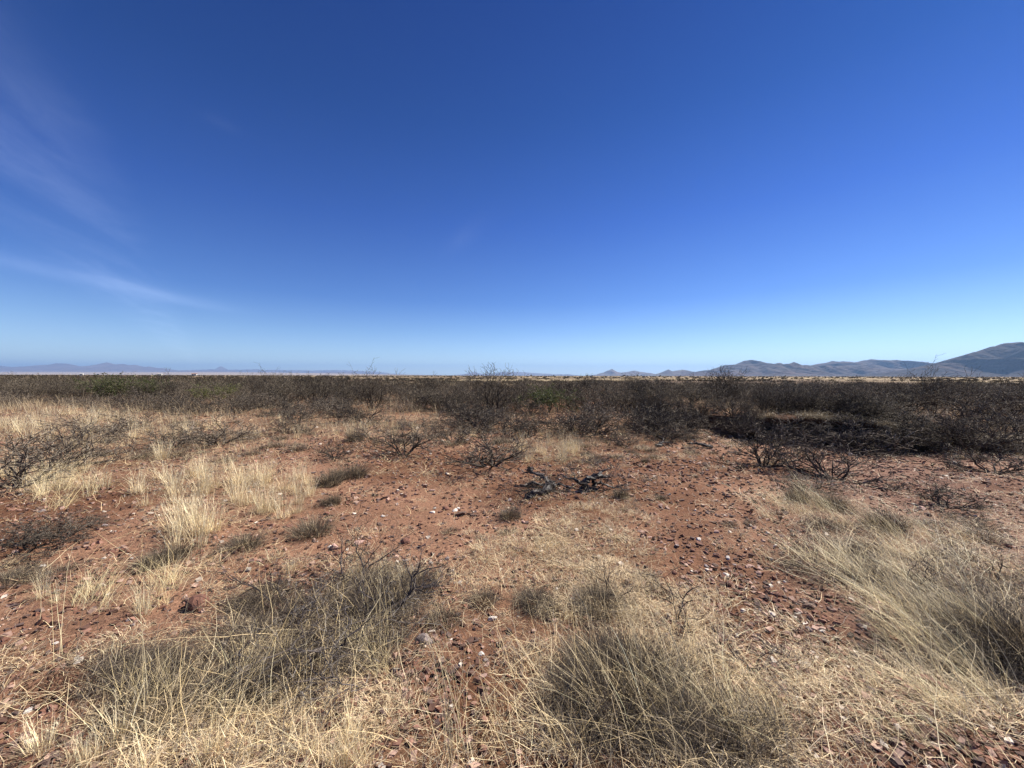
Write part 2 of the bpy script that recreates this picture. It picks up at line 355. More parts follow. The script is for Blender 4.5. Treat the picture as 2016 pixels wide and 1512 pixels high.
# ------------------------------------------------------------------ mountains
def mountain(name, prof_, D, depth, base_z, color, gully, label, seed, front=1.0, nv=46):
    pxs = np.array([p[0] for p in prof_], float); el = np.array([p[1] for p in prof_], float); el = np.where(el > 0, el * 1.0 + 1.2, 0)
    us = np.linspace(pxs[0], pxs[-1], max(120, int((pxs[-1] - pxs[0]) * 0.9)))
    Hh = np.interp(us, pxs, el) / F * D
    Hh = Hh + (fbm(us / 14.0, us * 0, seed, 4) - 0.5) * Hh.max() * 0.16 * ss(Hh, 0, Hh.max() * 0.2)
    X = (us - 1008) / F * D
    vs_ = np.linspace(0, 1.5, nv)
    Vm = np.zeros((len(us), nv, 3)); 
    gs = depth * 0.30
    for j, v_ in enumerate(vs_):
        if v_ <= 1: s_ = 0.55 * v_ ** 1.25 + 0.45 * v_ ** 2.4
        else: s_ = 1 - (v_ - 1) * 1.7
        yy = D - depth * (1 - v_)
        rg = 1 - np.abs(fbm(X / gs + 0.15 * math.sin(v_ * 6), X * 0 + yy / (gs * 3.2), seed + 5, 5, 0.55) * 2 - 1)
        z_ = Hh * s_ + gully * Hh * (rg - 0.75) * 2.2 * max(0, v_ * (1 - v_)) * 4 * 0.5
        fl = ss(v_, 0, 0.25)
        Vm[:, j] = np.stack([X, np.full_like(X, yy), np.maximum(z_ * (1 if v_ > 0 else 0), 0) + base_z - (6 if j in (0, nv - 1) else 0)], 1)
    ii = (np.arange(len(us) - 1)[:, None] * nv + np.arange(nv - 1)[None, :]); Fm = np.stack([ii, ii + 1, ii + nv + 1, ii + nv], -1).reshape(-1, 4)
    P = Vm.reshape(-1, 3)
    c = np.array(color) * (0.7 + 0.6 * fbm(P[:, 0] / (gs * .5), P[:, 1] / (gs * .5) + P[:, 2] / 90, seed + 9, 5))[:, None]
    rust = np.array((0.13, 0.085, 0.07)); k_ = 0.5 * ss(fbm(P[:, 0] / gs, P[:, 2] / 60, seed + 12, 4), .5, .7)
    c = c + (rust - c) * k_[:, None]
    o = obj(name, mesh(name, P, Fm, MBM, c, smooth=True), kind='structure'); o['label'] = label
MBM = mat_col('mountain_rock', 0.95, 0.05, 0, 0.0)
t = MBM.node_tree; nn = t.nodes
nz = nn.new('ShaderNodeTexNoise'); nz.inputs['Scale'].default_value = 0.012; nz.inputs['Detail'].default_value = 8; ge = nn.new('ShaderNodeNewGeometry')
t.links.new(ge.outputs['Position'], nz.inputs['Vector']); bb = nn.new('ShaderNodeBump'); bb.inputs['Distance'].default_value = 40; bb.inputs['Strength'].default_value = 0.9
t.links.new(nz.outputs[0], bb.inputs['Height']); t.links.new(bb.outputs[0], nn['Principled BSDF'].inputs['Normal'])

mountain('mountain', [(1700, 0), (1790, 8), (1830, 18), (1870, 28), (1900, 40), (1930, 52), (1952, 58), (1975, 62), (1990, 63), (2005, 59), (2030, 46), (2070, 34), (2150, 36), (2230, 24), (2330, 12), (2480, 0)],
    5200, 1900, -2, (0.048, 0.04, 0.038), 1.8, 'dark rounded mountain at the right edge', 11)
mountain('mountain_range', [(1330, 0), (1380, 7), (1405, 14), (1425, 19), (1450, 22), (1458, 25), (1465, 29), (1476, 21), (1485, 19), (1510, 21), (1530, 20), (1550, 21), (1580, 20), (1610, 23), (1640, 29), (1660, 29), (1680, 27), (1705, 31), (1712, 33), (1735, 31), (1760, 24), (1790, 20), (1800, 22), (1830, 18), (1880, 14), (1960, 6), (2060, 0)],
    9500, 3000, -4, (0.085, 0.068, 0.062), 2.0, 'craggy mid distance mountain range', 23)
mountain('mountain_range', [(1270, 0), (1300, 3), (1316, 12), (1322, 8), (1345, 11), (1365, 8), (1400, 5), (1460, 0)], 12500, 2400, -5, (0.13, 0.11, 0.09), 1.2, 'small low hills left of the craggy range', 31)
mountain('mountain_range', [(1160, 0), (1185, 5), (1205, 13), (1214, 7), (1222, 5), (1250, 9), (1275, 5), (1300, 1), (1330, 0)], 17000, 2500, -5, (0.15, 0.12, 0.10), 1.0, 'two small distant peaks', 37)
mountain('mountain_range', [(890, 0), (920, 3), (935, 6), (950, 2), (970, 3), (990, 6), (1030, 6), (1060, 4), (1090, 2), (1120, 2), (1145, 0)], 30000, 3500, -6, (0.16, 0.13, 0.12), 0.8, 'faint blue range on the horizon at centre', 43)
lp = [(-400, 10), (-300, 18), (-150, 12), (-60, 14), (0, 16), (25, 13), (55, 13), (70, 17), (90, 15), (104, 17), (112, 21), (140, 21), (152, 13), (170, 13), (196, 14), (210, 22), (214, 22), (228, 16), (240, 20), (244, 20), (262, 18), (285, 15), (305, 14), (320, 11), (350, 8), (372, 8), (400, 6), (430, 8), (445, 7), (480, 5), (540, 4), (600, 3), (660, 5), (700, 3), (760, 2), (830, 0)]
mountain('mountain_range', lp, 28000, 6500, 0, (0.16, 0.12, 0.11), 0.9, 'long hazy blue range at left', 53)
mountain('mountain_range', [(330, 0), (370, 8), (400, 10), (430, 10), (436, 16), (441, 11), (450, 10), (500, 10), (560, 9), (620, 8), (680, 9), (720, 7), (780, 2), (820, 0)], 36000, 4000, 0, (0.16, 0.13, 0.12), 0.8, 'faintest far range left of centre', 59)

# haze: one closed box round everything
HZ = 3.1e-5
hm = bpy.data.materials.new('haze'); hm.use_nodes = True; t = hm.node_tree
for q_ in list(t.nodes): t.nodes.remove(q_)
ho = t.nodes.new('ShaderNodeOutputMaterial'); pv = t.nodes.new('ShaderNodeVolumePrincipled')
pv.inputs['Color'].default_value = (0.36, 0.60, 1.0, 1); pv.inputs['Density'].default_value = HZ; pv.inputs['Anisotropy'].default_value = 0.2
t.links.new(pv.outputs[0], ho.inputs['Volume'])
bxv = np.array([(sx * 95000.0, y_, z_) for sx in (-1, 1) for y_ in (-60, 50000) for z_ in (-40, 1300)])
Fh = np.array([(0, 1, 3, 2), (4, 6, 7, 5), (0, 4, 5, 1), (2, 3, 7, 6), (0, 2, 6, 4), (1, 5, 7, 3)])
obj('haze', mesh('haze', bxv, Fh, hm), kind='stuff')

# ------------------------------------------------------------------ anchors for labels
ANCH = [(800, 1000, 'on the bare red gravel left of the charred branches'), (1140, 985, 'close around the charred branches'), (1400, 930, 'on the bare red earth right of the charred branches'),
    (1780, 940, 'on the stony wash bed below the earth bank'), (1340, 1090, 'on the worn stony strip right of centre'), (1560, 1200, 'on the stony slope right of the curly straw grass'),
    (1930, 1330, 'under the long leaning grass at the right edge'), (1850, 1080, 'in the right-hand grass below the wash bed'), (1640, 1040, 'in the leaning grass in front of the two bare bushes'),
    (1250, 1400, 'around the big grey tussock in the foreground'), (900, 1250, 'on the red soil left of the big grey tussock'), (1130, 1110, 'among the curly straw grass in the middle'),
    (640, 1190, 'among the dark fallen twigs at lower left'), (740, 1400, 'on the bare red patch below the dark twigs'), (140, 1230, 'on the red earth near the left edge'),
    (110, 1400, 'by the dark crumbled soil in the bottom left corner'), (420, 1460, 'along the bottom edge left of centre'), (380, 960, 'in the tall pale grass left of centre'),
    (80, 910, 'around the sprawling shrub at the left edge'), (230, 1050, 'on the red gap below the tall pale grass'), (960, 910, 'beside the low bare shrub in the centre'),
    (640, 880, 'on the open ground behind the tall pale grass'), (1310, 860, 'on the grassy slope left of the earth bank'), (250, 830, 'in the pale grass in front of the left thicket'),
    (700, 940, 'by the grey tussocks left of the bare gravel'), (1720, 1420, 'on the stony ground at lower right'), (1000, 850, 'on the bare gap under the tall mesquite'), (450, 1130, 'in the sparse grass above the dark twigs'),
    (600, 1040, 'between the two round grey tussocks'), (1010, 1480, 'along the bottom edge in the centre')]
NOUN = [(800, 1000, 'the middle gravel'), (1130, 965, 'the charred branches'), (1310, 878, 'the small charred stump'), (1378, 880, 'the charred log end'), (1505, 910, 'the left twisted shrub'), (1640, 935, 'the right twisted shrub'), (1740, 950, 'the dark rocks on the wash bed'),
    (1885, 912, 'the white stone on the wash bed'), (1215, 1340, 'the big foreground tussock'), (972, 1226, 'the white stone beside the big tussock'), (1005, 1015, 'the straw-ringed tussock'), (640, 1200, 'the tangle of fallen twigs'), (380, 1205, 'the flat red slab'), (110, 1365, 'the crumbled soil'), (97, 1277, 'the round white stone'),
    (375, 950, 'the tall pale grass'), (510, 975, 'the right clump of tall grass'), (475, 1070, 'the dark round tussock'), (612, 1048, 'the round grey tussock'), (40, 940, 'the sprawling left shrub'), (90, 1080, 'the flat shrub at left'), (965, 900, 'the central low shrub'), (795, 890, 'the grey shrub left of centre'),
    (700, 862, 'the lone dark tussock'), (430, 870, 'the broad bare shrub'), (1135, 845, 'the shrub below the thicket'), (1723, 1205, 'the oval pink stone'), (1493, 1188, 'the dark angular stone'), (1850, 1362, 'the broad reddish slab'), (1742, 1425, 'the lower right stone cluster'), (1600, 1200, 'the chunky dark rock'),
    (835, 1272, 'the flat grey stone'), (768, 1400, 'the bare red patch'), (905, 1490, 'the bottom stalk bundle'), (1437, 1137, 'the worn strip'), (2000, 1200, 'the arching stalks at the right edge'), (1820, 1003, 'the pale flat stone'), (1645, 1496, 'the pale stone at the bottom edge'), (362, 1500, 'the brown stone at the bottom edge'),
    (250, 850, 'the shrub in pale grass'), (1640, 855, 'the hollow in the bank'), (655, 1082, 'the pale pink stone'), (1130, 1100, 'the patch of curly grass'), (975, 835, 'the tallest mesquite'), (1650, 1050, 'the leaning grass patch')]
def near(px, py):
    a_ = min(NOUN, key=lambda a_: (a_[0] - px) ** 2 + ((a_[1] - py) * 1.5) ** 2); dx = px - a_[0]; dy = (py - a_[1]) * 1.5; far = math.hypot(dx, dy)
    if far < 14: return 'at ' + a_[2]
    w_ = ''
    if abs(dx) > 2.2 * abs(dy): q_ = 'right of' if dx > 0 else 'left of'
    elif abs(dy) > 2.2 * abs(dx): q_ = 'in front of' if dy > 0 else 'behind'
    else: q_ = ('in front and ' if dy > 0 else 'behind and ') + ('right of' if dx > 0 else 'left of')
    w_ = 'just ' if far < 60 and 'and' not in q_ else ''
    return w_ + q_ + ' ' + a_[2]
def size_word(v_, a_, b_): return 'small' if v_ < a_ else 'large' if v_ > b_ else 'middling'

# ------------------------------------------------------------------ stones
def ico(sub):
    import bmesh
    bm = bmesh.new(); bmesh.ops.create_icosphere(bm, subdivisions=sub, radius=1.0)
    v_ = np.array([q_.co[:] for q_ in bm.verts]); f_ = np.array([[q2_.index for q2_ in q_.verts] for q_ in bm.faces]); bm.free(); return v_, f_
IV, IF = ico(2)
STC = {'red': (0.19, 0.09, 0.062), 'brown': (0.14, 0.088, 0.066), 'pink': (0.42, 0.27, 0.22), 'white': (0.68, 0.62, 0.55), 'grey': (0.26, 0.21, 0.2)}
def stone_mesh(kind, seed, flat):
    r_ = np.random.default_rng(seed); v_ = IV.copy()
    for k_ in range(9):   # cut by random planes: angular broken rock
        nrm = r_.normal(size=3); nrm /= np.linalg.norm(nrm); o = r_.uniform(0.45, 0.8); dd = v_ @ nrm - o
        v_ = v_ - np.maximum(dd, 0)[:, None] * nrm * 0.95
    v_ = v_ * np.array([1.0, r_.uniform(.6, .85), flat]) + r_.normal(0, 0.012, v_.shape)
    c = np.tile(np.array(STC[kind]), (len(v_), 1))
    c = c * (0.85 + 0.3 * r_.random((len(v_), 1)))
    return mesh(kind + '_stone', v_, IF, MST, c, smooth=False)
SM = {k_: [stone_mesh(k_, 100 + i_ * 7 + hash(len(k_)) % 5 + len(k_) * 31, f_) for i_, f_ in enumerate((0.35, 0.5, 0.6, 0.45))] for k_ in STC}
used_label = {}
def put_stone(px, py, size_px, kind, label=None, flat=None, vi=None, group=None):
    x_, y_, z_ = unproj(px, py); s_ = size_px / 2 / F * y_
    m_ = SM[kind][vi if vi is not None else random.randrange(4)]
    o = obj('stone', m_, loc=(x_, y_, z_ + s_ * 0.12), rot=(random.uniform(-.3, .3), random.uniform(-.3, .3), random.uniform(0, 6.28)), sc=(s_, s_, s_ * random.uniform(.8, 1.2)))
    tag(o, label, 'stone', group); return o
KEY = [(972, 1226, 24, 'white', 'white stone with a flat top on the red soil left of the big grey tussock'), (960, 1216, 12, 'brown', 'small brown pebble touching the white stone left of the big tussock'),
    (850, 1012, 15, 'white', 'pale stone standing alone left of the brown cobbles in the middle gravel'), (905, 1016, 28, 'brown', 'largest of the brown cobbles clustered in the middle gravel'), (930, 1018, 15, 'brown', 'small dark cobble at the right end of the middle gravel cluster'),
    (902, 1004, 11, 'white', 'small white stone lying behind the brown cobble cluster'), (1048, 1277, 32, 'brown', 'rounded tan boulder half hidden at the left side of the big tussock'), (952, 1343, 22, 'pink', 'upper stone of the short row beside the big tussock'),
    (958, 1360, 20, 'red', 'middle stone of the short row beside the big tussock'), (953, 1382, 24, 'brown', 'lowest stone of the short row beside the big tussock'), (835, 1272, 48, 'grey', 'broad flat grey stone at the right end of the dark twigs'),
    (790, 1338, 26, 'red', 'angular red stone on the bare patch below the dark twigs'), (768, 1310, 24, 'pink', 'pink angular stone leaning by the dark twigs'), (655, 1082, 26, 'pink', 'pale pink stone at the edge of the gravel above the dark twigs'),
    (795, 1072, 24, 'red', 'dark red stone above the dark twigs, at the gravel edge'), (705, 1075, 30, 'pink', 'elongated pink stone half sunk in the gravel above the twigs'), (665, 1095, 22, 'red', 'red stone in front of the pale pink stone above the twigs'),
    (380, 1205, 56, 'red', 'large flat red slab in the grass at left'), (310, 1204, 16, 'pink', 'small pink stone left of the large flat red slab'), (880, 935, 11, 'white', 'small white stone on the red earth before the central bare shrub'),
    (1885, 912, 16, 'white', 'white stone with a dark underside at the right end of the wash bed'), (1723, 1205, 24, 'pink', 'smooth oval pink stone in the grass at right'), (1493, 1188, 18, 'brown', 'dark angular stone on the stony slope right of centre'),
    (1437, 1137, 16, 'white', 'palest stone on the worn stony strip'), (1600, 1200, 28, 'brown', 'dark chunky rock at the top of the stony slope'), (1820, 1003, 20, 'pink', 'pale flat stone below the wash bed'), (97, 1277, 12, 'white', 'round white stone on the red earth at the left edge'),
    (142, 1312, 26, 'white', 'white stone by the crumbled dark soil, upper'), (185, 1335, 22, 'pink', 'pinkish white stone right of the crumbled dark soil'), (40, 1416, 20, 'white', 'white flat stone in the bottom left corner'),
    (100, 1390, 16, 'white', 'small white stone below the crumbled dark soil'), (1580, 1386, 14, 'white', 'small white stone on the stony ground at lower right'), (1645, 1496, 30, 'pink', 'pale pink stone at the bottom edge at right'),
    (1850, 1362, 80, 'red', 'broad reddish slab under the leaning grass at lower right'), (1742, 1425, 30, 'brown', 'dark brown stone standing in a cluster at lower right'), (1670, 1447, 34, 'red', 'red angular stone at the left of the lower right cluster'),
    (1732, 948, 18, 'brown', 'dark rock in the middle of the wash bed'), (1748, 946, 14, 'brown', 'dark rock paired with its twin in the wash bed'), (1775, 964, 16, 'brown', 'dark rock below the pair in the wash bed'), (595, 976, 12, 'brown', 'dark stone at the right foot of the tall pale grass'),
    (1380, 1065, 12, 'white', 'small pale stone in the curly grass left of the worn strip'), (362, 1500, 40, 'brown', 'brown stone cut by the bottom edge at left'), (630, 1422, 34, 'red', 'flat red stone at the bottom edge left of the bare patch'),
    (1060, 1470, 40, 'red', 'red stone at the bottom edge beneath the big tussock'), (1250, 1086, 12, 'pink', 'small pink stone on the soil beside the curly grass')]
for a_ in KEY: put_stone(*a_)
cnt = 0
while cnt < 250:
    py_ = 900 + 600 * random.random() ** 1.3; px_ = random.uniform(10, 2006)
    if cnt % 5 < 2:
        t_ = random.random(); px_ = 1290 + 330 * t_ + random.gauss(0, 55); py_ = 1060 + 190 * t_ + random.gauss(0, 35)
    y_ = F * HC / (py_ - HOR); c_ = float(cover(np.array([(px_ - 1008) / F * y_]), np.array([y_]))[0])
    if random.random() > (1 - c_) ** 1.2 * 1.2: continue
    k_ = random.choices(['red', 'brown', 'pink', 'grey', 'white'], [6, 4, 4, 2, 0.7])[0]  # extra pink stones: their pale colour also stands in for sunlit tops
    sz = random.uniform(10, 16) * (1 + 0.9 * (py_ - 900) / 600 * random.random())
    ph = near(px_, py_); put_stone(px_, py_, sz, k_, f'{size_word(sz, 12, 17)} {k_} stone {ph}', group=f'{size_word(sz, 12, 17)} {k_} stones {ph}'); cnt += 1

def pebbles(n, d0, d1, power, s0, s1, name, keep, lod=True):
    x, y = wedge(n, d0, d1, power); c = cover(x, y)
    k_ = rng.random(n) < keep(c, x, y); x, y = x[k_], y[k_]; n = len(x)
    s = s0 + (s1 - s0) * rng.random(n) ** 2.5
    if lod: s = s * np.maximum(1, y / 3.5) ** 0.75
    cube = np.array([(a_, b_, c_) for a_ in (-1, 1) for b_ in (-1, 1) for c_ in (-1, 1)], float)
    v_ = cube[None] * 0.5 * (1 + rng.normal(0, 0.32, (n, 8, 3)))
    v_ = v_ * (np.stack([np.ones(n), rng.uniform(.55, 1, n), rng.uniform(.3, .75, n)], 1) * s[:, None])[:, None, :]
    an = rng.uniform(0, 6.28, n); tl = rng.normal(0, 0.35, n); ca, sa = np.cos(an)[:, None], np.sin(an)[:, None]
    zt = v_[:, :, 2] * np.cos(tl)[:, None] + v_[:, :, 0] * np.sin(tl)[:, None]; xt = v_[:, :, 0] * np.cos(tl)[:, None] - v_[:, :, 2] * np.sin(tl)[:, None]
    X = xt * ca - v_[:, :, 1] * sa; Y = xt * sa + v_[:, :, 1] * ca
    z0 = gh(x, y) + s * 0.1
    P = np.stack([X + x[:, None], Y + y[:, None], zt + z0[:, None]], -1).reshape(-1, 3)
    q4 = np.array([(0, 1, 3, 2), (4, 6, 7, 5), (0, 4, 5, 1), (2, 3, 7, 6), (0, 2, 6, 4), (1, 5, 7, 3)])
    Fc = (q4[None] + (np.arange(n) * 8)[:, None, None]).reshape(-1, 4)
    cc = pal(n, [(0.165, 0.080, 0.052), (0.11, 0.06, 0.043), (0.23, 0.125, 0.09), (0.12, 0.08, 0.068), (0.36, 0.24, 0.185), (0.55, 0.48, 0.40)], [6, 6, 4.5, 3.5, 3, .6], 0.2)
    o = obj(name, mesh(name, P, Fc, MPB, np.repeat(cc, 8, 0)), kind='stuff'); return o
pebbles(74000, 1.15, 14, 2.0, 0.006, 0.034, 'gravel', lambda c, x, y: np.clip((1.2 - c * .85) * (0.35 + 1.3 * ss(fbm(x * 1.7, y * 1.7, 77, 3), .35, .65)), 0, 1))

# crumbled dark soil at the bottom left
x0, y0, z0 = unproj(118, 1362)
n_ = 1100; a_ = rng.uniform(0, 6.28, n_); rr = np.abs(rng.normal(0, 0.085, n_)); X = x0 + rr * np.cos(a_) * 1.2; Y = y0 + rr * np.sin(a_)
s = rng.uniform(.003, .013, n_); cube = IV[:12] if False else np.array([(1, 0, 0), (-1, 0, 0), (0, 1, 0), (0, -1, 0), (0, 0, 1), (0, 0, -1)], float)
v_ = cube[None] * s[:, None, None] * (0.6 + 0.6 * rng.random((n_, 6, 3))); Z = gh(X, Y) + 0.03 * np.exp(-(rr / .08) ** 2) + .003
P = v_ + np.stack([X, Y, Z], 1)[:, None]; of = np.array([(0, 2, 4), (2, 1, 4), (1, 3, 4), (3, 0, 4), (2, 0, 5), (1, 2, 5), (3, 1, 5), (0, 3, 5)])
tag(obj('soil_clods', mesh('soil_clods', P.reshape(-1, 3), (of[None] + (np.arange(n_) * 6)[:, None, None]).reshape(-1, 3), MPB, np.repeat(pal(n_, [(0.085, 0.045, 0.025), (0.12, 0.06, 0.035), (0.15, 0.075, 0.045)]), 6, 0)), kind='stuff'), 'dark brown crumbled soil heap in the bottom left corner', 'soil')

# ------------------------------------------------------------------ litter: broken straw lying on the ground
STRAW = [(0.66, 0.53, 0.32), (0.74, 0.62, 0.40), (0.56, 0.45, 0.29), (0.42, 0.35, 0.25), (0.26, 0.22, 0.175)]
x, y = wedge(330000, 1.1, 15, 2.0); c = cover(x, y)
k_ = rng.random(len(x)) < np.clip(c ** 1.1 * 1.0 + 0.09 + .14 * ss(y, 3, 5), 0, 1) * (.12 + .88 * ss(fbm(x * 5, y * 5, 207, 3), .42, .62)); x, y = x[k_][:80000], y[k_][:80000]; n_ = len(x)
lod = np.maximum(1, y / 3.0)
Lg = rng.uniform(0.03, 0.15, n_) * np.where(rng.random(n_) < 0.12, 2.2, 1) * lod ** 0.35
bs = np.stack([x, y, gh(x, y) + rng.uniform(0.001, 0.022, n_)], 1)
V, Fc, cc, _ = ribbons(bs, rng.normal(math.pi / 2, 1.6, n_), Lg, R(rng.uniform(60, 92, n_)), R(rng.uniform(78, 100, n_)), rng.uniform(0.0011, 0.0029, n_) * lod ** 0.8, 3, pal(n_, STRAW, [3, 2, 3, 2, 3], 0.22), kink=0.26, tip=0.6)
obj('straw_litter', mesh('straw_litter', V, Fc, MG, cc), kind='stuff')

def patch_pts(n, items):
    w_ = np.array([i_[4] for i_ in items], float); idx = rng.choice(len(items), n, p=w_ / w_.sum()); I = np.array([i_[:4] for i_ in items], float)[idx]
    px = I[:, 0] + rng.normal(0, .5, n) * I[:, 2]; py = np.clip(I[:, 1] + rng.normal(0, .5, n) * I[:, 3], 860, 1560); y = F * HC / (py - HOR); x = (px - 1008) / F * y; k_ = rng.random(n) < cover(x, y) * 1.5 + .08
    return x[k_], y[k_]
x, y = patch_pts(44000, [(640, 1230, 230, 90, 6), (330, 1370, 200, 60, 5), (560, 1330, 230, 70, 5), (760, 1180, 130, 70, 3), (1240, 1370, 260, 130, 5), (1640, 1070, 150, 60, 3.5), (1700, 1150, 160, 60, 3.5), (1850, 1180, 160, 110, 4), (1930, 1330, 120, 100, 2), (1990, 1230, 90, 80, 2), (60, 1080, 90, 40, 1), (1450, 1470, 160, 60, 2)])
n_ = len(x); k_ = fbm(x * 6, y * 6, 301, 3) > .44; x, y = x[k_], y[k_]; n_ = len(x)
V, Fc, cc, _ = ribbons(np.stack([x, y, gh(x, y) + rng.uniform(0, .03, n_)], 1), rng.normal(math.pi / 2, 1.5, n_), rng.uniform(.05, .2, n_), rng.uniform(.7, 1.5, n_), rng.uniform(1.2, 1.8, n_), rng.uniform(.0012, .0028, n_), 3, pal(n_, [(.065, .053, .044), (.11, .09, .073), (.042, .034, .028), (.28, .23, .16)], [3, 3, 3, 1.2], .2), kink=.3)  # dark dead blades; at right they also stand in for shaded gaps
obj('matted_grass_gap_shade', mesh('matted_grass_gap_shade', V, Fc, MGU, cc), kind='stuff')
x, y = patch_pts(1300, [(1880, 1200, 170, 170, 5), (1700, 1120, 200, 90, 4), (1850, 1420, 200, 120, 3), (1350, 1400, 300, 120, 4), (450, 1470, 330, 60, 2.2), (620, 1290, 260, 90, 1.2), (250, 1180, 240, 80, 1.6), (120, 960, 140, 60, 1.5), (1100, 1480, 250, 60, 1.5)])
n_ = len(x); V, Fc, cc, _ = ribbons(np.stack([x, y, gh(x, y) + rng.uniform(0, .03, n_)], 1), rng.normal(math.pi / 2 + .25, .9, n_), rng.uniform(.15, .6, n_) * np.minimum(1, .5 + y * .2), rng.uniform(.8, 1.4, n_), rng.uniform(1.2, 1.7, n_), rng.uniform(.0017, .0032, n_), 6, pal(n_, [(.76, .63, .38), (.68, .54, .29), (.80, .70, .47)], None, .12), kink=.08)
obj('loose_long_straws', mesh('loose_long_straws', V, Fc, MG, cc), kind='stuff')

# ------------------------------------------------------------------ tuft prototypes
def tuft_mesh(name, kind, seed):
    r = np.random.default_rng(seed)
    def A(n, rad): a = r.uniform(0, 6.28, n); q_ = rad * np.sqrt(r.random(n)); return np.stack([q_ * np.cos(a), q_ * np.sin(a), np.zeros(n)], 1), a
    parts = []
    if kind == 'tall':      # upright pale bunchgrass with thin seed heads
        n = 52; b_, a = A(n, 0.07); ln = r.uniform(0.10, 0.42, n)
        V, Fc, c, P = ribbons(b_, a + r.normal(0, .6, n), ln, r.uniform(0, .22, n), r.uniform(.1, .7, n), r.uniform(.0026, .0052, n), 4, pal(n, [(.86, .74, .49), (.78, .65, .41), (.88, .80, .58), (.40, .33, .22)], [3, 3, 3, 1], r=r, jit=.12), kink=.10, r=r); parts.append((V, Fc, c))
        tp = P[ln > 0.3]; m = len(tp)
        for q_ in range(4):
            t_ = 0.62 + 0.1 * q_; k0 = min(int(t_ * 4), 3); f = t_ * 4 - k0; bp_ = tp[:, k0] * (1 - f) + tp[:, k0 + 1] * f
            V, Fc, c, _ = ribbons(bp_, r.uniform(0, 6.28, m), r.uniform(.02, .05, m), r.uniform(.2, .6, m), r.uniform(.4, .9, m), np.full(m, .0022), 1, pal(m, [(.78, .70, .50)], r=r), r=r); parts.append((V, Fc, c))
        n = 90; b_, a = A(n, 0.11)
        V, Fc, c, _ = ribbons(b_, a, r.uniform(.06, .2, n), r.uniform(.3, .8, n), r.uniform(.9, 1.6, n), r.uniform(.0018, .003, n), 3, pal(n, [(.50, .41, .25), (.40, .33, .22)], r=r), kink=.15, r=r); parts.append((V, Fc, c))
    elif kind == 'grey':    # round fine grey tussock
        n = 430 if seed != 999 else 900; b_, a = A(n, 0.10); a = np.arctan2(b_[:, 1], b_[:, 0]) + r.normal(0, .35, n); q_ = np.hypot(b_[:, 0], b_[:, 1]) / .1
        V, Fc, c, _ = ribbons(b_, a, r.uniform(.08, .2, n), q_ * .55 + r.normal(0, .1, n), q_ * .9 + r.uniform(0, .9, n), r.uniform(.0014, .003, n), 3, pal(n, [(.095, .08, .063), (.17, .145, .11), (.048, .039, .032), (.46, .38, .25)], [4, 3, 3, 1.8], r=r), kink=.32, r=r); parts.append((V, Fc, c))
    elif kind == 'curly':   # low cream curly grass
        n = 120; b_, a = A(n, 0.13)
        V, Fc, c, _ = ribbons(b_, a, r.uniform(.05, .17, n), r.uniform(.1, 1.1, n), r.uniform(.9, 2.3, n), r.uniform(.002, .004, n), 5, pal(n, [(.80, .68, .46), (.66, .54, .35), (.40, .33, .23)], [4, 3, 2], r=r), kink=.3, curl=r.choice([-1.5, 1.5]), r=r); parts.append((V, Fc, c))
    elif kind == 'lean':    # long stalks leaning over
        n = 34; b_, a = A(n, 0.12); az = r.normal(math.pi / 2 + .35, .55, n); ln = r.uniform(.25, .75, n)
        V, Fc, c, P = ribbons(b_, az, ln, r.uniform(.2, .9, n), r.uniform(.9, 1.45, n), r.uniform(.0022, .004, n), 6, pal(n, [(.70, .58, .32), (.60, .50, .28), (.76, .67, .42), (.40, .35, .24)], r=r), kink=.09, r=r); parts.append((V, Fc, c))
        n = 70; b_, a = A(n, 0.16); az = np.where(r.random(n) < .5, a, r.normal(math.pi / 2, .6, n))
        V, Fc, c, _ = ribbons(b_, az, r.uniform(.06, .24, n), r.uniform(.4, 1.2, n), r.uniform(1.0, 1.7, n), r.uniform(.0018, .0032, n), 4, pal(n, [(.48, .41, .25), (.30, .26, .18), (.60, .50, .30)], r=r), kink=.25, r=r); parts.append((V, Fc, c))
    V, Fc, c = join(parts); return mesh(name, V, Fc, MGU if kind == 'grey' else MG, c)
TM = {k_: [tuft_mesh('tuft', k_, 300 + 17 * i_ + len(k_)) for i_ in range(5)] for k_ in ('tall', 'grey', 'curly', 'lean')}
TM['dense'] = [tuft_mesh('tuft', 'grey', 999)]
NAMES = {'dense': ('grey_tussock', 'dense dark tussock', 'tussock'), 'tall': ('straw_grass_tuft', 'upright straw tuft', 'grass tuft'), 'grey': ('grey_tussock', 'round grey tussock', 'tussock'), 'curly': ('curly_grass_tuft', 'low curly tuft', 'grass tuft'), 'lean': ('leaning_grass_tuft', 'leaning long-stalked tuft', 'grass tuft')}
placed = {k_: 0 for k_ in TM}
def tuft(kind, px, py, sc=1.0, label=None, rz=None, grp=True):
    x_, y_, z_ = unproj(px, py); nm, lb, ct = NAMES[kind]; ph = near(px, py)
    rz = random.uniform(-.5, .5) if kind == 'lean' else random.uniform(0, 6.28) if rz is None else rz
    o = obj(nm, random.choice(TM[kind]), loc=(x_, y_, z_ - .004), rot=(0, 0, rz), sc=(sc * random.uniform(.85, 1.2), sc * random.uniform(.85, 1.2), sc * random.uniform(.7, 1.1) * (.62 if kind == 'grey' else 1.0 if kind == 'dense' else 1) * (.75 if y_ < 3.2 and kind != 'tall' else 1)))
    lb = size_word(sc, .7, 1.0) + ' ' + lb; tag(o, label or f'{lb} {ph}', ct, None if label else f'{lb}s {ph}'); placed[kind] += 1; return o
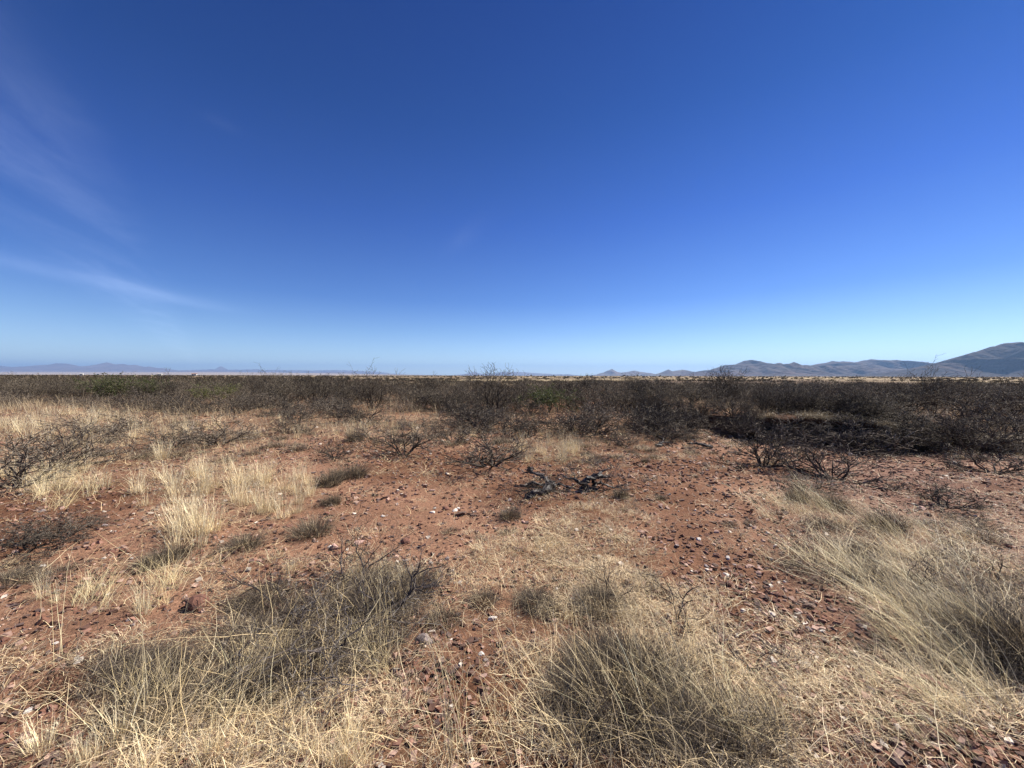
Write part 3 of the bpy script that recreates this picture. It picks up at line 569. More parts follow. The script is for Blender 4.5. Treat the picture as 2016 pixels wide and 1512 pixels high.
# hand placed tufts
for px_, py_, s_, lb in [(700, 862, 1.9, 'dark grey tussock alone on the open ground left of the central shrubs'), (475, 1075, 1.15, 'dark round grey tussock on the red gap below the tall grass, left of its twin'), (612, 1050, 1.25, 'round grey tussock right of its darker twin below the tall grass'),
        (872, 1225, .8, 'very dark small tussock on the red soil between the twigs and the big tussock'), (1005, 1015, .9, 'grey tussock ringed with straw left below the charred branches'), (1225, 975, .8, 'grey tussock at the right end of the charred branches'),
        (1305, 978, .45, 'tiny dark tussock alone right of the charred branches'), (1122, 872, 1.1, 'grey-brown tussock at the right end of the straw behind the central shrub'), (1272, 904, .6, 'tiny dark tuft on the bare earth behind the charred branches'),
        (1185, 905, .6, 'small dark tuft behind the charred branches'), (690, 935, 1.7, 'broad grey tussock at the edge of the bare gravel, right'), (650, 950, 1.5, 'broad grey tussock at the edge of the bare gravel, left'), (1060, 1190, 1.0, 'grey tussock above the big foreground tussock'),
        (1180, 1195, 1.1, 'grey tussock touching the top of the big foreground tussock'), (950, 1185, .8, 'small grey tussock right above the white stone'), (650, 990, .9, 'low dark tussock at the left end of the bare gravel'), (1575, 980, 1.2, 'low dark tussock in the leaning grass below the two bare bushes'),
        (1640, 990, 1.1, 'low dark tussock right under the two bare bushes'), (1750, 1035, 1.3, 'brownish upright tussock in the right-hand grass'), (300, 1110, .9, 'low grey tussock left of the tall grass foot'), (330, 1100, 1.0, 'low grey tussock at the foot of the tall grass'), (1975, 1250, 1.8, 'large dark tussock at the right edge')]:
    tuft('dense', px_, py_ + 6, s_ * .95, lb)
def scatter(kind, n, cx, cy, rx, ry, s0, s1):
    for _ in range(n):
        if placed[kind] >= 300: return
        a_ = random.uniform(0, 6.28); q_ = math.sqrt(random.random()); py_ = cy + ry * q_ * math.sin(a_)
        if py_ < 800: continue
        yy_ = F * HC / (py_ - HOR); xx_ = (cx + rx * q_ * math.cos(a_) - 1008) / F * yy_
        if py_ > 900 and s1 > .7 + (kind == 'curly') and random.random() > float(cover(np.array([xx_]), np.array([yy_]))[0]) * 1.7 + .1: continue
        tuft(kind, cx + rx * q_ * math.cos(a_), min(py_, 1560), random.uniform(s0, s1))
scatter('tall', 34, 365, 960, 120, 62, .65, 1.1); scatter('tall', 24, 520, 980, 100, 50, .6, 1.05); scatter('tall', 10, 375, 1060, 40, 35, .7, 1.0); scatter('tall', 22, 100, 950, 110, 40, .6, .9)
scatter('tall', 34, 130, 845, 190, 28, .9, 1.3); scatter('tall', 20, 450, 850, 200, 22, .7, 1.0); scatter('tall', 18, 1080, 895, 60, 22, .7, 1.0); scatter('tall', 12, 1540, 905, 80, 14, .5, .9); scatter('tall', 5, 150, 1200, 130, 60, .35, .6)
scatter('tall', 10, 350, 1500, 300, 50, .35, .55); scatter('tall', 6, 620, 1120, 120, 25, .3, .45); scatter('tall', 16, 1100, 860, 200, 14, .6, .9); scatter('tall', 12, 1930, 890, 90, 25, .6, .9); scatter('tall', 6, 720, 1150, 80, 30, .3, .5)
scatter('tall', 5, 680, 1500, 100, 30, .35, .5); scatter('tall', 14, 760, 850, 120, 14, .7, 1)
scatter('grey', 60, 1500, 895, 520, 35, .6, 1.3); scatter('grey', 40, 350, 870, 350, 45, .8, 1.6); scatter('grey', 30, 850, 860, 200, 22, .8, 1.5); scatter('grey', 26, 620, 1230, 190, 80, .5, .9); scatter('grey', 18, 300, 1370, 120, 60, .5, .8)
scatter('grey', 24, 1750, 1080, 230, 80, .7, 1.2); scatter('grey', 16, 1150, 1170, 150, 50, .4, .8); scatter('grey', 14, 70, 1120, 80, 80, .7, 1.1); scatter('grey', 12, 760, 1170, 80, 50, .8, 1.2); scatter('grey', 16, 1850, 1280, 160, 80, .6, 1.0)
scatter('curly', 44, 1120, 1100, 170, 70, .7, 1.2); scatter('curly', 34, 1270, 1200, 190, 60, .7, 1.1); scatter('curly', 16, 1480, 1290, 160, 60, .7, 1.1); scatter('curly', 40, 1000, 1200, 900, 330, .4, .9); scatter('curly', 40, 950, 1000, 500, 110, .3, .7); scatter('grey', 16, 1100, 980, 500, 90, .3, .6); scatter('curly', 22, 1200, 1010, 140, 40, .6, .9)
scatter('curly', 20, 560, 1420, 300, 60, .7, 1); scatter('curly', 24, 1650, 1380, 200, 80, .7, 1); scatter('curly', 18, 450, 1290, 250, 60, .7, 1); scatter('curly', 20, 1330, 900, 250, 30, .8, 1.4)
scatter('lean', 18, 1680, 1090, 170, 70, .5, .85); scatter('lean', 22, 1890, 1180, 140, 140, .5, .8); scatter('lean', 10, 1880, 1400, 150, 100, .4, .6); scatter('lean', 14, 1560, 1000, 80, 40, .5, .8); scatter('lean', 12, 90, 980, 90, 30, .6, .8)
scatter('lean', 6, 420, 1400, 200, 60, .4, .55); scatter('lean', 10, 250, 1180, 150, 30, .4, .6); scatter('lean', 8, 1450, 1440, 150, 60, .4, .55); scatter('lean', 5, 650, 1330, 120, 40, .4, .5)

# remaining standing grass, too many to count
def grass_stuff(n, d0, d1, power, name, keep, hl, cols, wts, mat, lean=(0.0, 0.9), w0=.003, segs=2, half=1.5):
    x, y = wedge(n, d0, d1, power, half); k_ = rng.random(n) < keep(x, y); x, y = x[k_], y[k_]; n = len(x)
    cl = fbm(x * 3, y * 3, 15, 2)
    lod = np.maximum(1, y / 4)
    ln = rng.uniform(*hl, n) * (0.6 + cl); az = rng.uniform(0, 6.28, n)
    V, Fc, c, _ = ribbons(np.stack([x, y, gh(x, y) - .003], 1), az, ln, rng.uniform(lean[0], lean[1] * .5, n), rng.uniform(.2, lean[1] * 1.4, n), w0 * lod ** .75 * rng.uniform(.7, 1.3, n), segs, pal(n, cols, wts), kink=.12)
    obj(name, mesh(name, V, Fc, mat, c), kind='stuff')
grass_stuff(50000, 1.2, 9, 2, 'short_dry_grass', lambda x, y: np.clip((cover(x, y) - .3) * 1.3 * ss(fbm(x * 3.5, y * 3.5, 19, 3), .48, .6), 0, 1), (.03, .13), STRAW, [3, 3, 3, 2, 2], MG)
grass_stuff(120000, 7, 22, 1.6, 'dry_grass', lambda x, y: np.clip((cover(x, y) - .22) * 1.5 * ss(fbm(x * 1.8, y * 1.8, 29, 3), .38, .6), 0, 1) * np.where((x > 4.5) & (y < bank_y(x) + .2), .25, 1), (.1, .34), [(.62, .52, .33), (.48, .40, .26), (.30, .26, .2), (.22, .19, .16)], [4, 3, 3, 2], MG, w0=.0024)
grass_stuff(60000, 8, 24, 1.2, 'bank_grass', lambda x, y: ((x > 4.8) & (y > bank_y(x) - .15) & (y < bank_y(x) + 7)) * np.clip(.35 + ss(fbm(x, y, 39, 3), .4, .6), 0, 1), (.1, .4), [(.42, .35, .21), (.28, .235, .155), (.56, .46, .28), (.13, .11, .08)], [3, 3, 3, 1.5], MG, lean=(.1, 1.3), w0=.0024)

grass_stuff(52000, 13, 60, 1.3, 'thicket_grass', lambda x, y: ss(fbm(x * .5, y * .5, 49, 3), .38, .52), (.25, .65), [(.56, .46, .29), (.36, .29, .19), (.24, .20, .14), (.17, .14, .10)], [4, 3, 3, 2], MG, w0=.0028)
x = rng.uniform(4.9, 15, 16000); y = bank_y(x) + rng.uniform(-.26, .25, 16000); top_ = gh(x, bank_y(x) + .75); n_ = len(x); kk = fbm(x * 1.7, x * 0, 45, 3) > .43; x, y, top_ = x[kk], y[kk], top_[kk]; n_ = len(x)
V, Fc, c, _ = ribbons(np.stack([x, y, top_], 1), rng.normal(-math.pi / 2, .9, n_), rng.uniform(.1, .42, n_), rng.uniform(.2, 1.2, n_), rng.uniform(1.4, 2.7, n_), rng.uniform(.003, .006, n_), 4, pal(n_, [(.34, .29, .19), (.20, .165, .12), (.11, .09, .07), (.46, .39, .24)], [3, 3, 3, 1]), kink=.25)
obj('hanging_grass', mesh('hanging_grass', V, Fc, MG, c), kind='stuff')

# big grey tussock in the foreground
def big_tussock(px, py, rad, hgt, n, name, label, nst, leanaz):
    x_, y_, z_ = unproj(px, py); r = np.random.default_rng(int(px)); root = obj(name, None, loc=(x_, y_, z_)); tag(root, label, 'tussock')
    a = r.uniform(0, 6.28, n); q_ = np.sqrt(r.random(n)); b_ = np.stack([q_ * rad * .55 * np.cos(a), q_ * rad * .55 * np.sin(a), np.zeros(n)], 1)
    b_[:, 2] = gh(b_[:, 0] + x_, b_[:, 1] + y_) - z_
    V, Fc, c, _ = ribbons(b_, a + r.normal(0, .5, n), r.uniform(.45, 1, n) * hgt, np.abs(q_ * .9 + r.normal(0, .35, n)), q_ * .9 + r.uniform(.2, 1.3, n), r.uniform(.0013, .0026, n), 5, pal(n, [(.085, .07, .056), (.15, .125, .10), (.042, .034, .028), (.56, .46, .29)], [4, 3, 4, 1.3], r=r), kink=.34, r=r)
    obj('blades', mesh('blades', V, Fc, MGU, c), root)
    b_ = np.stack([r.normal(0, rad * .5, nst), r.normal(0, rad * .5, nst), np.zeros(nst)], 1); b_[:, 2] = gh(b_[:, 0] + x_, b_[:, 1] + y_) - z_
    V, Fc, c, _ = ribbons(b_, r.normal(leanaz, .75, nst), r.uniform(.3, 1.0, nst) * hgt * 1.75, r.uniform(.0, .6, nst), r.uniform(.5, 1.3, nst), r.uniform(.002, .0034, nst), 7, pal(nst, [(.70, .58, .35), (.78, .67, .44), (.55, .45, .28)], r=r), kink=.06, r=r)
    obj('stalks', mesh('stalks', V, Fc, MG, c), root)
big_tussock(1225, 1375, .50, .26, 4600, 'big_grey_tussock', 'large shaggy grey tussock with long straw stalks in the centre foreground', 150, R(115))
big_tussock(1430, 1460, .38, .17, 2200, 'big_grey_tussock', 'lower lobe of shaggy grey grass right of the large foreground tussock', 80, R(110))
big_tussock(2030, 1300, .36, .30, 3600, 'big_grey_tussock', 'large dark tussock under leaning stalks cut by the right edge', 80, R(120))
big_tussock(310, 1400, .34, .10, 2600, 'big_grey_tussock', 'flattened grey tussock at the bottom left below the dark twigs', 30, R(50))
big_tussock(560, 1330, .40, .11, 3400, 'big_grey_tussock', 'grey tussock at the lower end of the dark fallen twigs', 14, R(60))
big_tussock(740, 1180, .36, .15, 2600, 'big_grey_tussock', 'greyish upright tussock at the top right of the dark twigs', 26, R(80))
big_tussock(520, 1190, .38, .09, 2400, 'big_grey_tussock', 'flat grey tussock at the top left of the dark twigs', 8, R(60))
# single long stalks across the foreground
def stalks(px, py, n, hgt, spread, label, az, lean=(.2, .9)):
    x_, y_, z_ = unproj(px, py); r = np.random.default_rng(int(px + py)); b_ = r.normal(0, spread, (n, 3)); b_[:, 2] = gh(b_[:, 0] + x_, b_[:, 1] + y_) - z_
    V, Fc, c, P = ribbons(b_, r.normal(az, .35, n), r.uniform(.6, 1.1, n) * hgt, r.uniform(0, lean[0], n), r.uniform(lean[0], lean[1], n), r.uniform(.0018, .003, n), 8, pal(n, [(.70, .62, .40), (.62, .53, .32)], r=r), kink=.05, r=r)
    pt = [(V, Fc, c)]
    for t_ in (5, 6, 7):
        V, Fc, c, _ = ribbons(P[:, t_], r.uniform(0, 6.28, n), r.uniform(.02, .05, n), r.uniform(.2, .7, n), r.uniform(.4, .9, n), np.full(n, .002), 1, pal(n, [(.74, .66, .46)], r=r), r=r); pt.append((V, Fc, c))
    V, Fc, c = join(pt); o = obj('grass_stalks', mesh('grass_stalks', V, Fc, MG, c), loc=(x_, y_, z_)); tag(o, label, 'grass stalks')
stalks(905, 1508, 16, .62, .025, 'bundle of long pale stalks leaning left in the centre foreground', R(140))
stalks(250, 1500, 9, .55, .10, 'few tall pale stalks at the bottom left', R(100), (.15, .5))
stalks(560, 1505, 16, .42, .16, 'loose spray of pale stalks at the bottom edge left of centre', R(80), (.3, 1.2))
stalks(130, 1300, 7, .5, .05, 'forked pale stalks standing on the red earth at left', R(120), (.2, .8))
stalks(1560, 1440, 12, .5, .06, 'arching pale stalks on the ground right of the big tussock', R(170), (.8, 1.5))
stalks(1900, 1420, 30, .75, .12, 'yellowish long stalks arching left at the lower right', R(120), (.4, 1.2))
stalks(1985, 1200, 34, .8, .15, 'yellowish long stalks arching left at the right edge', R(125), (.4, 1.2))
stalks(1840, 1230, 26, .7, .12, 'tall yellow stalks in the middle of the right-hand grass', R(125), (.4, 1.15))
stalks(745, 1260, 12, .38, .05, 'pale stalks rising from the dark twigs', R(110), (.2, .9))

# ------------------------------------------------------------------ shrubs
def skeleton(seed, nstem, height, spread, levels, r0, segs=(5, 4, 4, 3, 2), kids=(5, 4, 3, 2), zig=.25, up=.12, l0=1.0, lean=(.3, 1.1), dec=.62, rdec=.6):
    r = random.Random(seed); S = []
    def grow(p, d, ln, rad, lev):
        ns = segs[min(lev, len(segs) - 1)]; st = ln / ns; pts = []
        for k_ in range(ns):
            d = (d + Vector((r.gauss(0, zig), r.gauss(0, zig), r.gauss(0, zig) + up))).normalized()
            if p.z + d.z * st < 0.015: d.z = abs(d.z) * .3; d.normalize()
            q_ = p + d * st; r1 = rad * (1 - .5 * (k_ + 1) / ns); S.append((p[:], q_[:], rad * (1 - .5 * k_ / ns), r1, lev)); pts.append((q_, d.copy(), r1)); p = q_
        if lev + 1 < levels:
            kn = kids[min(lev, len(kids) - 1)]
            for j in range(kn):
                i_ = min(len(pts) - 1, int(len(pts) * (0.2 + .8 * (j + r.random()) / kn))) ; q_, dd, rr_ = pts[i_]
                side = Vector((r.gauss(0, 1), r.gauss(0, 1), r.gauss(0, .7))); side -= dd * side.dot(dd); side.normalize(); an = r.uniform(.45, 1.1)
                grow(q_, (dd * math.cos(an) + side * math.sin(an)).normalized(), ln * dec * r.uniform(.6, 1.15), max(rr_ * rdec, .0012), lev + 1)
    for i_ in range(nstem):
        a_ = 6.28 * (i_ + r.random()) / nstem; th = r.uniform(*lean)
        grow(Vector((.05 * spread * math.cos(a_), .05 * spread * math.sin(a_), -.02)), Vector((math.sin(th) * math.cos(a_), math.sin(th) * math.sin(a_), math.cos(th))), l0 * r.uniform(.7, 1.1), r0 * r.uniform(.6, 1), 0)
    A = np.array([s_[0] for s_ in S]); B = np.array([s_[1] for s_ in S]); R0 = np.array([s_[2] for s_ in S]); R1 = np.array([s_[3] for s_ in S]); Lv = np.array([s_[4] for s_ in S])
    zs = np.percentile(B[:, 2], 98); xs_ = np.percentile(np.hypot(B[:, 0], B[:, 1]), 97); sc = np.array([spread / xs_, spread / xs_, height / zs])
    return A * sc, B * sc, R0, R1, Lv
def shrub_meshes(name, sk, cs, ct, mult=1.0, rr=None, twigmin=0.0):
    A, B, R0, R1, Lv = sk; r = np.random.default_rng(len(A)); res = []
    for nm, k_, cols in (('stems', Lv <= 1, cs), ('twigs', Lv > 1, ct)):
        V, Fc, c = tubes(A[k_], B[k_], np.maximum(R0[k_], twigmin) * mult, np.maximum(R1[k_], twigmin) * mult, pal(int(k_.sum()), cols, r=r), 4 if nm == 'stems' else 3)
        res.append((nm, mesh(nm, V, Fc, MB, c)))
    return res
def leaves_mesh(sk, seed, n, cols, size):
    A, B, R0, R1, Lv = sk; r = np.random.default_rng(seed); k_ = np.where(Lv >= 2)[0]; i_ = r.choice(k_, n); t_ = r.random((n, 1)); P = A[i_] * (1 - t_) + B[i_] * t_ + r.normal(0, .015, (n, 3))
    D = r.normal(0, 1, (n, 3)); D /= np.linalg.norm(D, axis=1, keepdims=True); E = np.cross(D, r.normal(0, 1, (n, 3))); E /= np.linalg.norm(E, axis=1, keepdims=True); s_ = size * r.uniform(.6, 1.3, (n, 1))
    V = np.stack([P - D * s_, P + E * s_ * .35, P + D * s_, P - E * s_ * .35], 1).reshape(-1, 3)
    return mesh('leaves', V, np.arange(n * 4).reshape(-1, 4), MLF, np.repeat(pal(n, cols, r=r), 4, 0))
DK = [(.048, .036, .027), (.032, .024, .018), (.085, .066, .048)]; DKT = [(.095, .077, .056), (.05, .04, .03), (.22, .185, .135)]
GY = [(.07, .056, .045), (.042, .033, .027), (.13, .11, .088)]; GYT = [(.11, .09, .07), (.055, .044, .035), (.22, .185, .14)]
def shrub_thing(name, meshes, loc, rz, sc, label, cat='shrub', group=None):
    root = obj(name, None, loc=loc, rot=(0, 0, rz), sc=sc); tag(root, label, cat, group)
    for nm, m_ in meshes: obj(nm, m_, root)
    return root
MQ = [shrub_meshes('mesquite', skeleton(900 + i_, 9, 1.35, 1.15, 5, .022, kids=(6, 4, 3, 2), up=.10, lean=(.15, 1.15), zig=.2), DK, DKT, 1.35, twigmin=.0026) for i_ in range(7)]
SK_TALL = [skeleton(950 + i_, 7, 1.75, 1.05, 5, .026, kids=(5, 4, 3, 2), up=.16, lean=(.05, .75), zig=.16) for i_ in range(2)]
MQT = [shrub_meshes('mesquite', s_, DK, DKT[:2], 1.2, twigmin=.0028) for s_ in SK_TALL]
SKL = [skeleton(970 + i_, 9, 1.3, 1.2, 5, .02, kids=(5, 4, 3, 2), up=.12, lean=(.15, 1.1)) for i_ in range(2)]
MQG = [shrub_meshes('mesquite', SKL[0], DK, DKT, twigmin=.0025) + [('leaves', leaves_mesh(SKL[0], 1, 5200, [(.085, .11, .03), (.13, .14, .045), (.06, .08, .03)], .035))],
       shrub_meshes('mesquite', SKL[1], DK, DKT, twigmin=.0025) + [('leaves', leaves_mesh(SKL[1], 2, 5200, [(.19, .20, .07), (.15, .16, .05)], .03))]]
LOW = [shrub_meshes('low', skeleton(1000 + i_, 10, .45, .75, 4, .011, kids=(5, 4, 3), up=.10, lean=(.5, 1.35), zig=.22, l0=.6), GY, GYT, 1.5, twigmin=.0019) for i_ in range(5)]

# thicket: 300 bushes nearest to the camera, each with stems and twigs
TH = [(0, 'at the far left'), (130, 'left of the dull green bush'), (235, 'around the dull green bush'), (340, 'right of the dull green bush'), (440, 'around the small yellow-green bush'), (560, 'right of the yellow-green bush'), (680, 'just left of the spindly tall mesquite'), (780, 'just right of the spindly tall mesquite'),
      (880, 'left of the tallest mesquite'), (980, 'around the tallest mesquite'), (1080, 'near the green-tinged bush'), (1180, 'right of the green-tinged bush'), (1300, 'left of the earth bank'), (1400, 'behind the left end of the bank'), (1500, 'behind the left of the hollow'), (1620, 'above the undercut hollow'),
      (1740, 'right of the hollow'), (1840, 'around the tall right-hand mesquite'), (1960, 'at the far right')]
def thlab(px, y_, dm, hz=.6):
    a_ = min(TH, key=lambda a_: abs(a_[0] - px)); a_ = a_[1]
    return size_word(hz, .5, .72).replace('small', 'low').replace('large', 'tall').replace('middling', 'medium') + ' bare mesquite ' + a_ + (', front row' if y_ < dm + 3.5 else ', second row' if y_ < dm + 8 else ', far back')
DMX = [-400, 0, 200, 400, 600, 750, 1000, 1250, 1380, 1500, 2016, 2500]; DMY = [21, 21, 20, 18, 17, 15.5, 14, 14.6, 13, 10.6, 10.2, 10]
SPECIAL = [(975, 12.6, .97, 1.0, 0, 'tall bare mesquite rising above the horizon in the centre'), (730, 15.5, .93, 1.0, 1, 'tall spindly mesquite rising above the horizon left of centre'), (1838, 12.5, .88, .85, 1, 'tall bare mesquite rising over the thicket at right'),
    (1125, 17, .8, 1.0, 0, 'upright mesquite right of the tallest central one'), (510, 21, .95, 1.1, 1, 'thin tall mesquite in the left thicket'), (620, 19, .85, 1.1, 0, 'upright mesquite beside the leftmost tall one'), (1420, 14, .72, .9, 0, 'upright mesquite behind the left end of the earth bank')]
pts = []
for px_, y_, sz_, sx_, vi_, lb in SPECIAL:
    x_ = (px_ - 1008) / F * y_; pts.append((x_, y_)); shrub_thing('mesquite_bush', MQT[vi_], (x_, y_, ghs(x_, y_)), px_ * 1.7, (sx_, sx_, sz_), lb, 'mesquite')
for px_, y_, sz_, vi_, lb in [(235, 21, 1.05, 0, 'dull green leafy bush in the left thicket'), (195, 22.5, 1.0, 0, 'second dull green bush beside the first one at left'), (437, 19.5, .78, 1, 'small yellow-green bush in the left thicket'), (1078, 14.6, .72, 0, 'green-tinged bush right of the tall central mesquite'), (290, 22, 1.0, 0, 'olive bush right of the dull green leafy bush')]:
    x_ = (px_ - 1008) / F * y_; pts.append((x_, y_)); shrub_thing('leafy_bush', MQG[vi_], (x_, y_, ghs(x_, y_)), px_ * .7, (1.1, 1.1, sz_), lb, 'bush')
tries = 0; nb = 0; cand = []
while nb < 288 and tries < 60000:
    tries += 1; y_ = random.uniform(9.8, 31) ; x_ = random.uniform(-1.45, 1.45) * y_; px_ = 1008 + F * x_ / y_; dm = float(np.interp(px_, DMX, DMY))
    if y_ < dm + random.random() ** 2 * 1.5 or (1790 < px_ < 1970 and y_ < 13.5): continue
    sp_ = 1.15 + .03 * (y_ - 10)
    if any((x_ - a_) ** 2 + (y_ - b__) ** 2 < sp_ ** 2 for a_, b__ in pts): continue
    pts.append((x_, y_)); nb += 1
    right = px_ > 1330; hz = random.uniform(.6, 1.0) if px_ < 700 else random.uniform(.46, .86)
    if right: hz = random.uniform(.4, .75)
    hz *= .72 + .56 * float(vn(np.array([x_ / 5]), np.array([y_ / 5]), 99)[0])
    s_ = random.uniform(.75, 1.15); lb = thlab(px_, y_, dm, hz)
    shrub_thing('mesquite_bush', random.choice(MQ), (x_, y_, ghs(x_, y_)), random.uniform(0, 6.28), (s_, s_, hz), lb, 'mesquite', lb.replace('mesquite', 'mesquites', 1))

# far shrubs as one mass: sprays of thin spikes
n_ = 9000; e_ = rng.random(n_); yb = 30 * (2500 / 30) ** (e_ ** 1.15); xb = rng.uniform(-1.5, 1.5, n_) * yb; pxb = 1008 + F * xb / yb
dens = fbm(xb / 30, yb / 22, 111, 3); keep = (dens > np.where(pxb > 650, .47, .33)) | ((yb < 50) & (rng.random(n_) < .75)); xb, yb, pxb = xb[keep], yb[keep], pxb[keep]; n_ = len(xb)
sp_n = 34; hb = rng.uniform(.35, 1.0, n_) * np.where(pxb < 700, 1.25, 1) * np.maximum(1, (yb / 250)) ** .3
bx_ = np.repeat(xb, sp_n) + rng.normal(0, .3, n_ * sp_n) * np.repeat(np.maximum(1, (yb / 200)) ** .5, sp_n); by_ = np.repeat(yb, sp_n) + rng.normal(0, .3, n_ * sp_n)
hh = np.repeat(hb, sp_n); yy = np.repeat(yb, sp_n); m_ = len(bx_)
th = rng.uniform(.0, 1.25, m_); az = rng.uniform(0, 6.28, m_); ln = hh * rng.uniform(.6, 1.05, m_) / np.maximum(np.cos(th), .55) * .95
p0 = np.stack([bx_, by_, gh(bx_, by_)], 1); dd = np.stack([np.sin(th) * np.cos(az), np.sin(th) * np.sin(az), np.cos(th)], 1); wv = np.stack([np.cos(az + 1.57 + rng.normal(0, .6, m_)), np.sin(az + 1.57), rng.normal(0, .3, m_)], 1)
wd = .018 * np.maximum(1, yy / 40) ** .9 * rng.uniform(.6, 1.4, m_)
V = np.stack([p0 - wv * wd[:, None] * .4, p0 + dd * ln[:, None] * .6 - wv * wd[:, None], p0 + dd * ln[:, None], p0 + dd * ln[:, None] * .5 + wv * wd[:, None]], 1).reshape(-1, 3)
cc = pal(m_, [(.095, .075, .052), (.07, .054, .038), (.15, .12, .08), (.10, .10, .05)], [4, 4, 2, .7])
obj('far_shrubland', mesh('far_shrubland', V, np.arange(m_ * 4).reshape(-1, 4), MB, np.repeat(cc, 4, 0)), kind='stuff')

# low bare shrubs in the open ground
SH = [(965, 920, 1.25, 1.35, 'low bare shrub with upright dark twigs in the centre of the open ground'), (795, 898, 1.05, 1.3, 'bare grey shrub left of the central low shrub'), (890, 872, .9, .9, 'smaller grey shrub behind the central low shrub'),
    (1505, 918, 1.15, 1.6, 'bare twisted shrub just below the hollow in the bank, left one'), (1640, 944, 1.05, 1.4, 'bare twisted shrub below the hollow in the bank, right one'), (430, 878, 1.35, 1.3, 'broad bare shrub behind the tall pale grass'), (335, 885, 1.1, 1.05, 'greyish shrub left of the broad bare shrub'),
    (20, 965, 1.35, 1.5, 'sprawling bare shrub cut by the left edge'), (95, 925, 1.2, 1.2, 'sprawling grey shrub near the left edge'), (55, 1085, .6, .45, 'flat dark twiggy shrub on the red ground at the left edge'), (120, 1060, .5, .4, 'flat dark twigs right of the flat shrub at left'),
    (1135, 848, .9, 1.1, 'grey bare shrub at the foot of the thicket right of centre'), (1060, 850, .8, .9, 'small grey shrub below the tall central mesquite'), (560, 855, 1.0, .9, 'grey low shrub in front of the left-centre thicket'), (160, 870, 1.3, 1.2, 'grey shrub in the pale grass at left'),
    (1960, 930, 1.0, 1.0, 'low bare shrub at the right end of the wash bed'), (1230, 880, .8, .7, 'low twiggy shrub left of the earth bank'), (1590, 965, .7, .5, 'flat twigs in the leaning grass below the two bare bushes'), (1870, 1000, .7, .6, 'flat dark twigs below the right end of the wash bed'),
    (930, 835, .9, 1.2, 'grey shrub left under the tall central mesquite'), (250, 850, 1.1, 1.1, 'low shrub standing in pale grass before the left thicket'), (660, 905, .6, .6, 'small dark twigs left of the bare gravel')]
for i_, (px_, py_, s_, hz, lb) in enumerate(SH):
    x_, y_, z_ = unproj(px_, py_); shrub_thing('low_bare_shrub', LOW[i_ % 5], (x_, y_, z_), i_ * 1.3, (s_, s_, hz), lb)
for i_ in range(46):   # dark bushes rooted on the lip and the foot of the bank
    x_ = random.choice([random.uniform(4.6, 5.9), random.uniform(7.9, 9.3), random.uniform(5.2, 9)]); by0 = float(bank_y(np.array([x_]))[0]); hol = 5.9 < x_ < 7.8
    y_ = by0 + (random.uniform(.3, 1.2) if hol or random.random() < .55 else random.uniform(-.45, -.1)); px_ = 1008 + F * x_ / y_; s_ = random.uniform(.4, .7); hz = random.uniform(.35, .6)
    ph = min(TH, key=lambda a_: abs(a_[0] - px_))[1]; on = 'on the lip of the bank' if y_ > by0 else 'at the foot of the bank'
    lb = f"dark bush {on}, {ph}"; shrub_thing('mesquite_bush', random.choice(MQ), (x_, y_, ghs(x_, y_)), random.uniform(0, 6.28), (s_, s_, hz), lb, 'bush', lb.replace('bush', 'bushes', 1))
for i_ in range(130):   # grey brush filling the belt between the open ground and the thicket
    px_ = random.uniform(-30, 2040); dm = float(np.interp(px_, DMX, DMY)); y_ = dm + random.uniform(-5.0, 1.5) if px_ < 1350 else float(bank_y(np.array([(px_ - 1008) / F * 9]))[0]) + random.choice([random.uniform(-.5, -.1), random.uniform(.3, 1.6)]); x_ = (px_ - 1008) / F * y_
    if px_ > 1740 and i_ % 3: continue
    ph = min(TH, key=lambda a_: abs(a_[0] - px_))[1]; s_ = random.uniform(.8, 1.5)
    shrub_thing('low_bare_shrub', random.choice(LOW), (x_, y_, ghs(x_, y_)), random.uniform(0, 6.28), (s_, s_, s_ * random.uniform(.8, 1.3)), size_word(s_, 1.0, 1.3) + ' knee-high grey brush below the thicket ' + ph, 'shrub', size_word(s_, 1.0, 1.3) + ' grey brush ' + ph)

# dark fallen twigs in the foreground
FT = [shrub_meshes('fallen', skeleton(1100 + i_, 4, .40, .66, 4, .010, kids=(5, 3, 2), up=.09, lean=(.7, 1.4), zig=.3, l0=.6), [(.06, .05, .046), (.09, .075, .07)], [(.09, .075, .068), (.06, .05, .046), (.2, .18, .16)], twigmin=.0014) for i_ in range(4)]
for i_, (px_, py_, s_, hz, lb) in enumerate([(700, 1160, .8, 1.1, 'dark crooked twigs, topmost of the fallen tangle at lower left'), (560, 1200, .85, .9, 'dark crooked twigs in the upper left of the fallen tangle'), (640, 1280, .9, .7, 'dark crooked branch in the middle of the fallen tangle'),
        (780, 1200, .7, 1.2, 'dark upright twigs at the right of the fallen tangle'), (700, 1345, .8, .6, 'long dark branch along the lower side of the fallen tangle'), (480, 1270, .75, .6, 'dark twigs at the left end of the fallen tangle'),
        (1340, 1235, .38, .9, 'thin crooked twigs above the big tussock, right'), (1210, 1180, .36, .6, 'thin crooked twigs lying over the curly grass'), (1800, 1160, .5, .7, 'dark twigs tangled in the right-hand grass'), (1620, 1120, .6, .6, 'dark twigs low in the leaning grass'),
        (1500, 1330, .5, .4, 'crooked twigs on the stones right of the big tussock'), (1960, 1130, .5, .6, 'dark twigs at the right edge of the grass')]):
    x_, y_, z_ = unproj(px_, py_); shrub_thing('fallen_twigs', FT[i_ % 4], (x_, y_, z_), i_ * 2.1, (s_, s_, hz), lb, 'twigs')

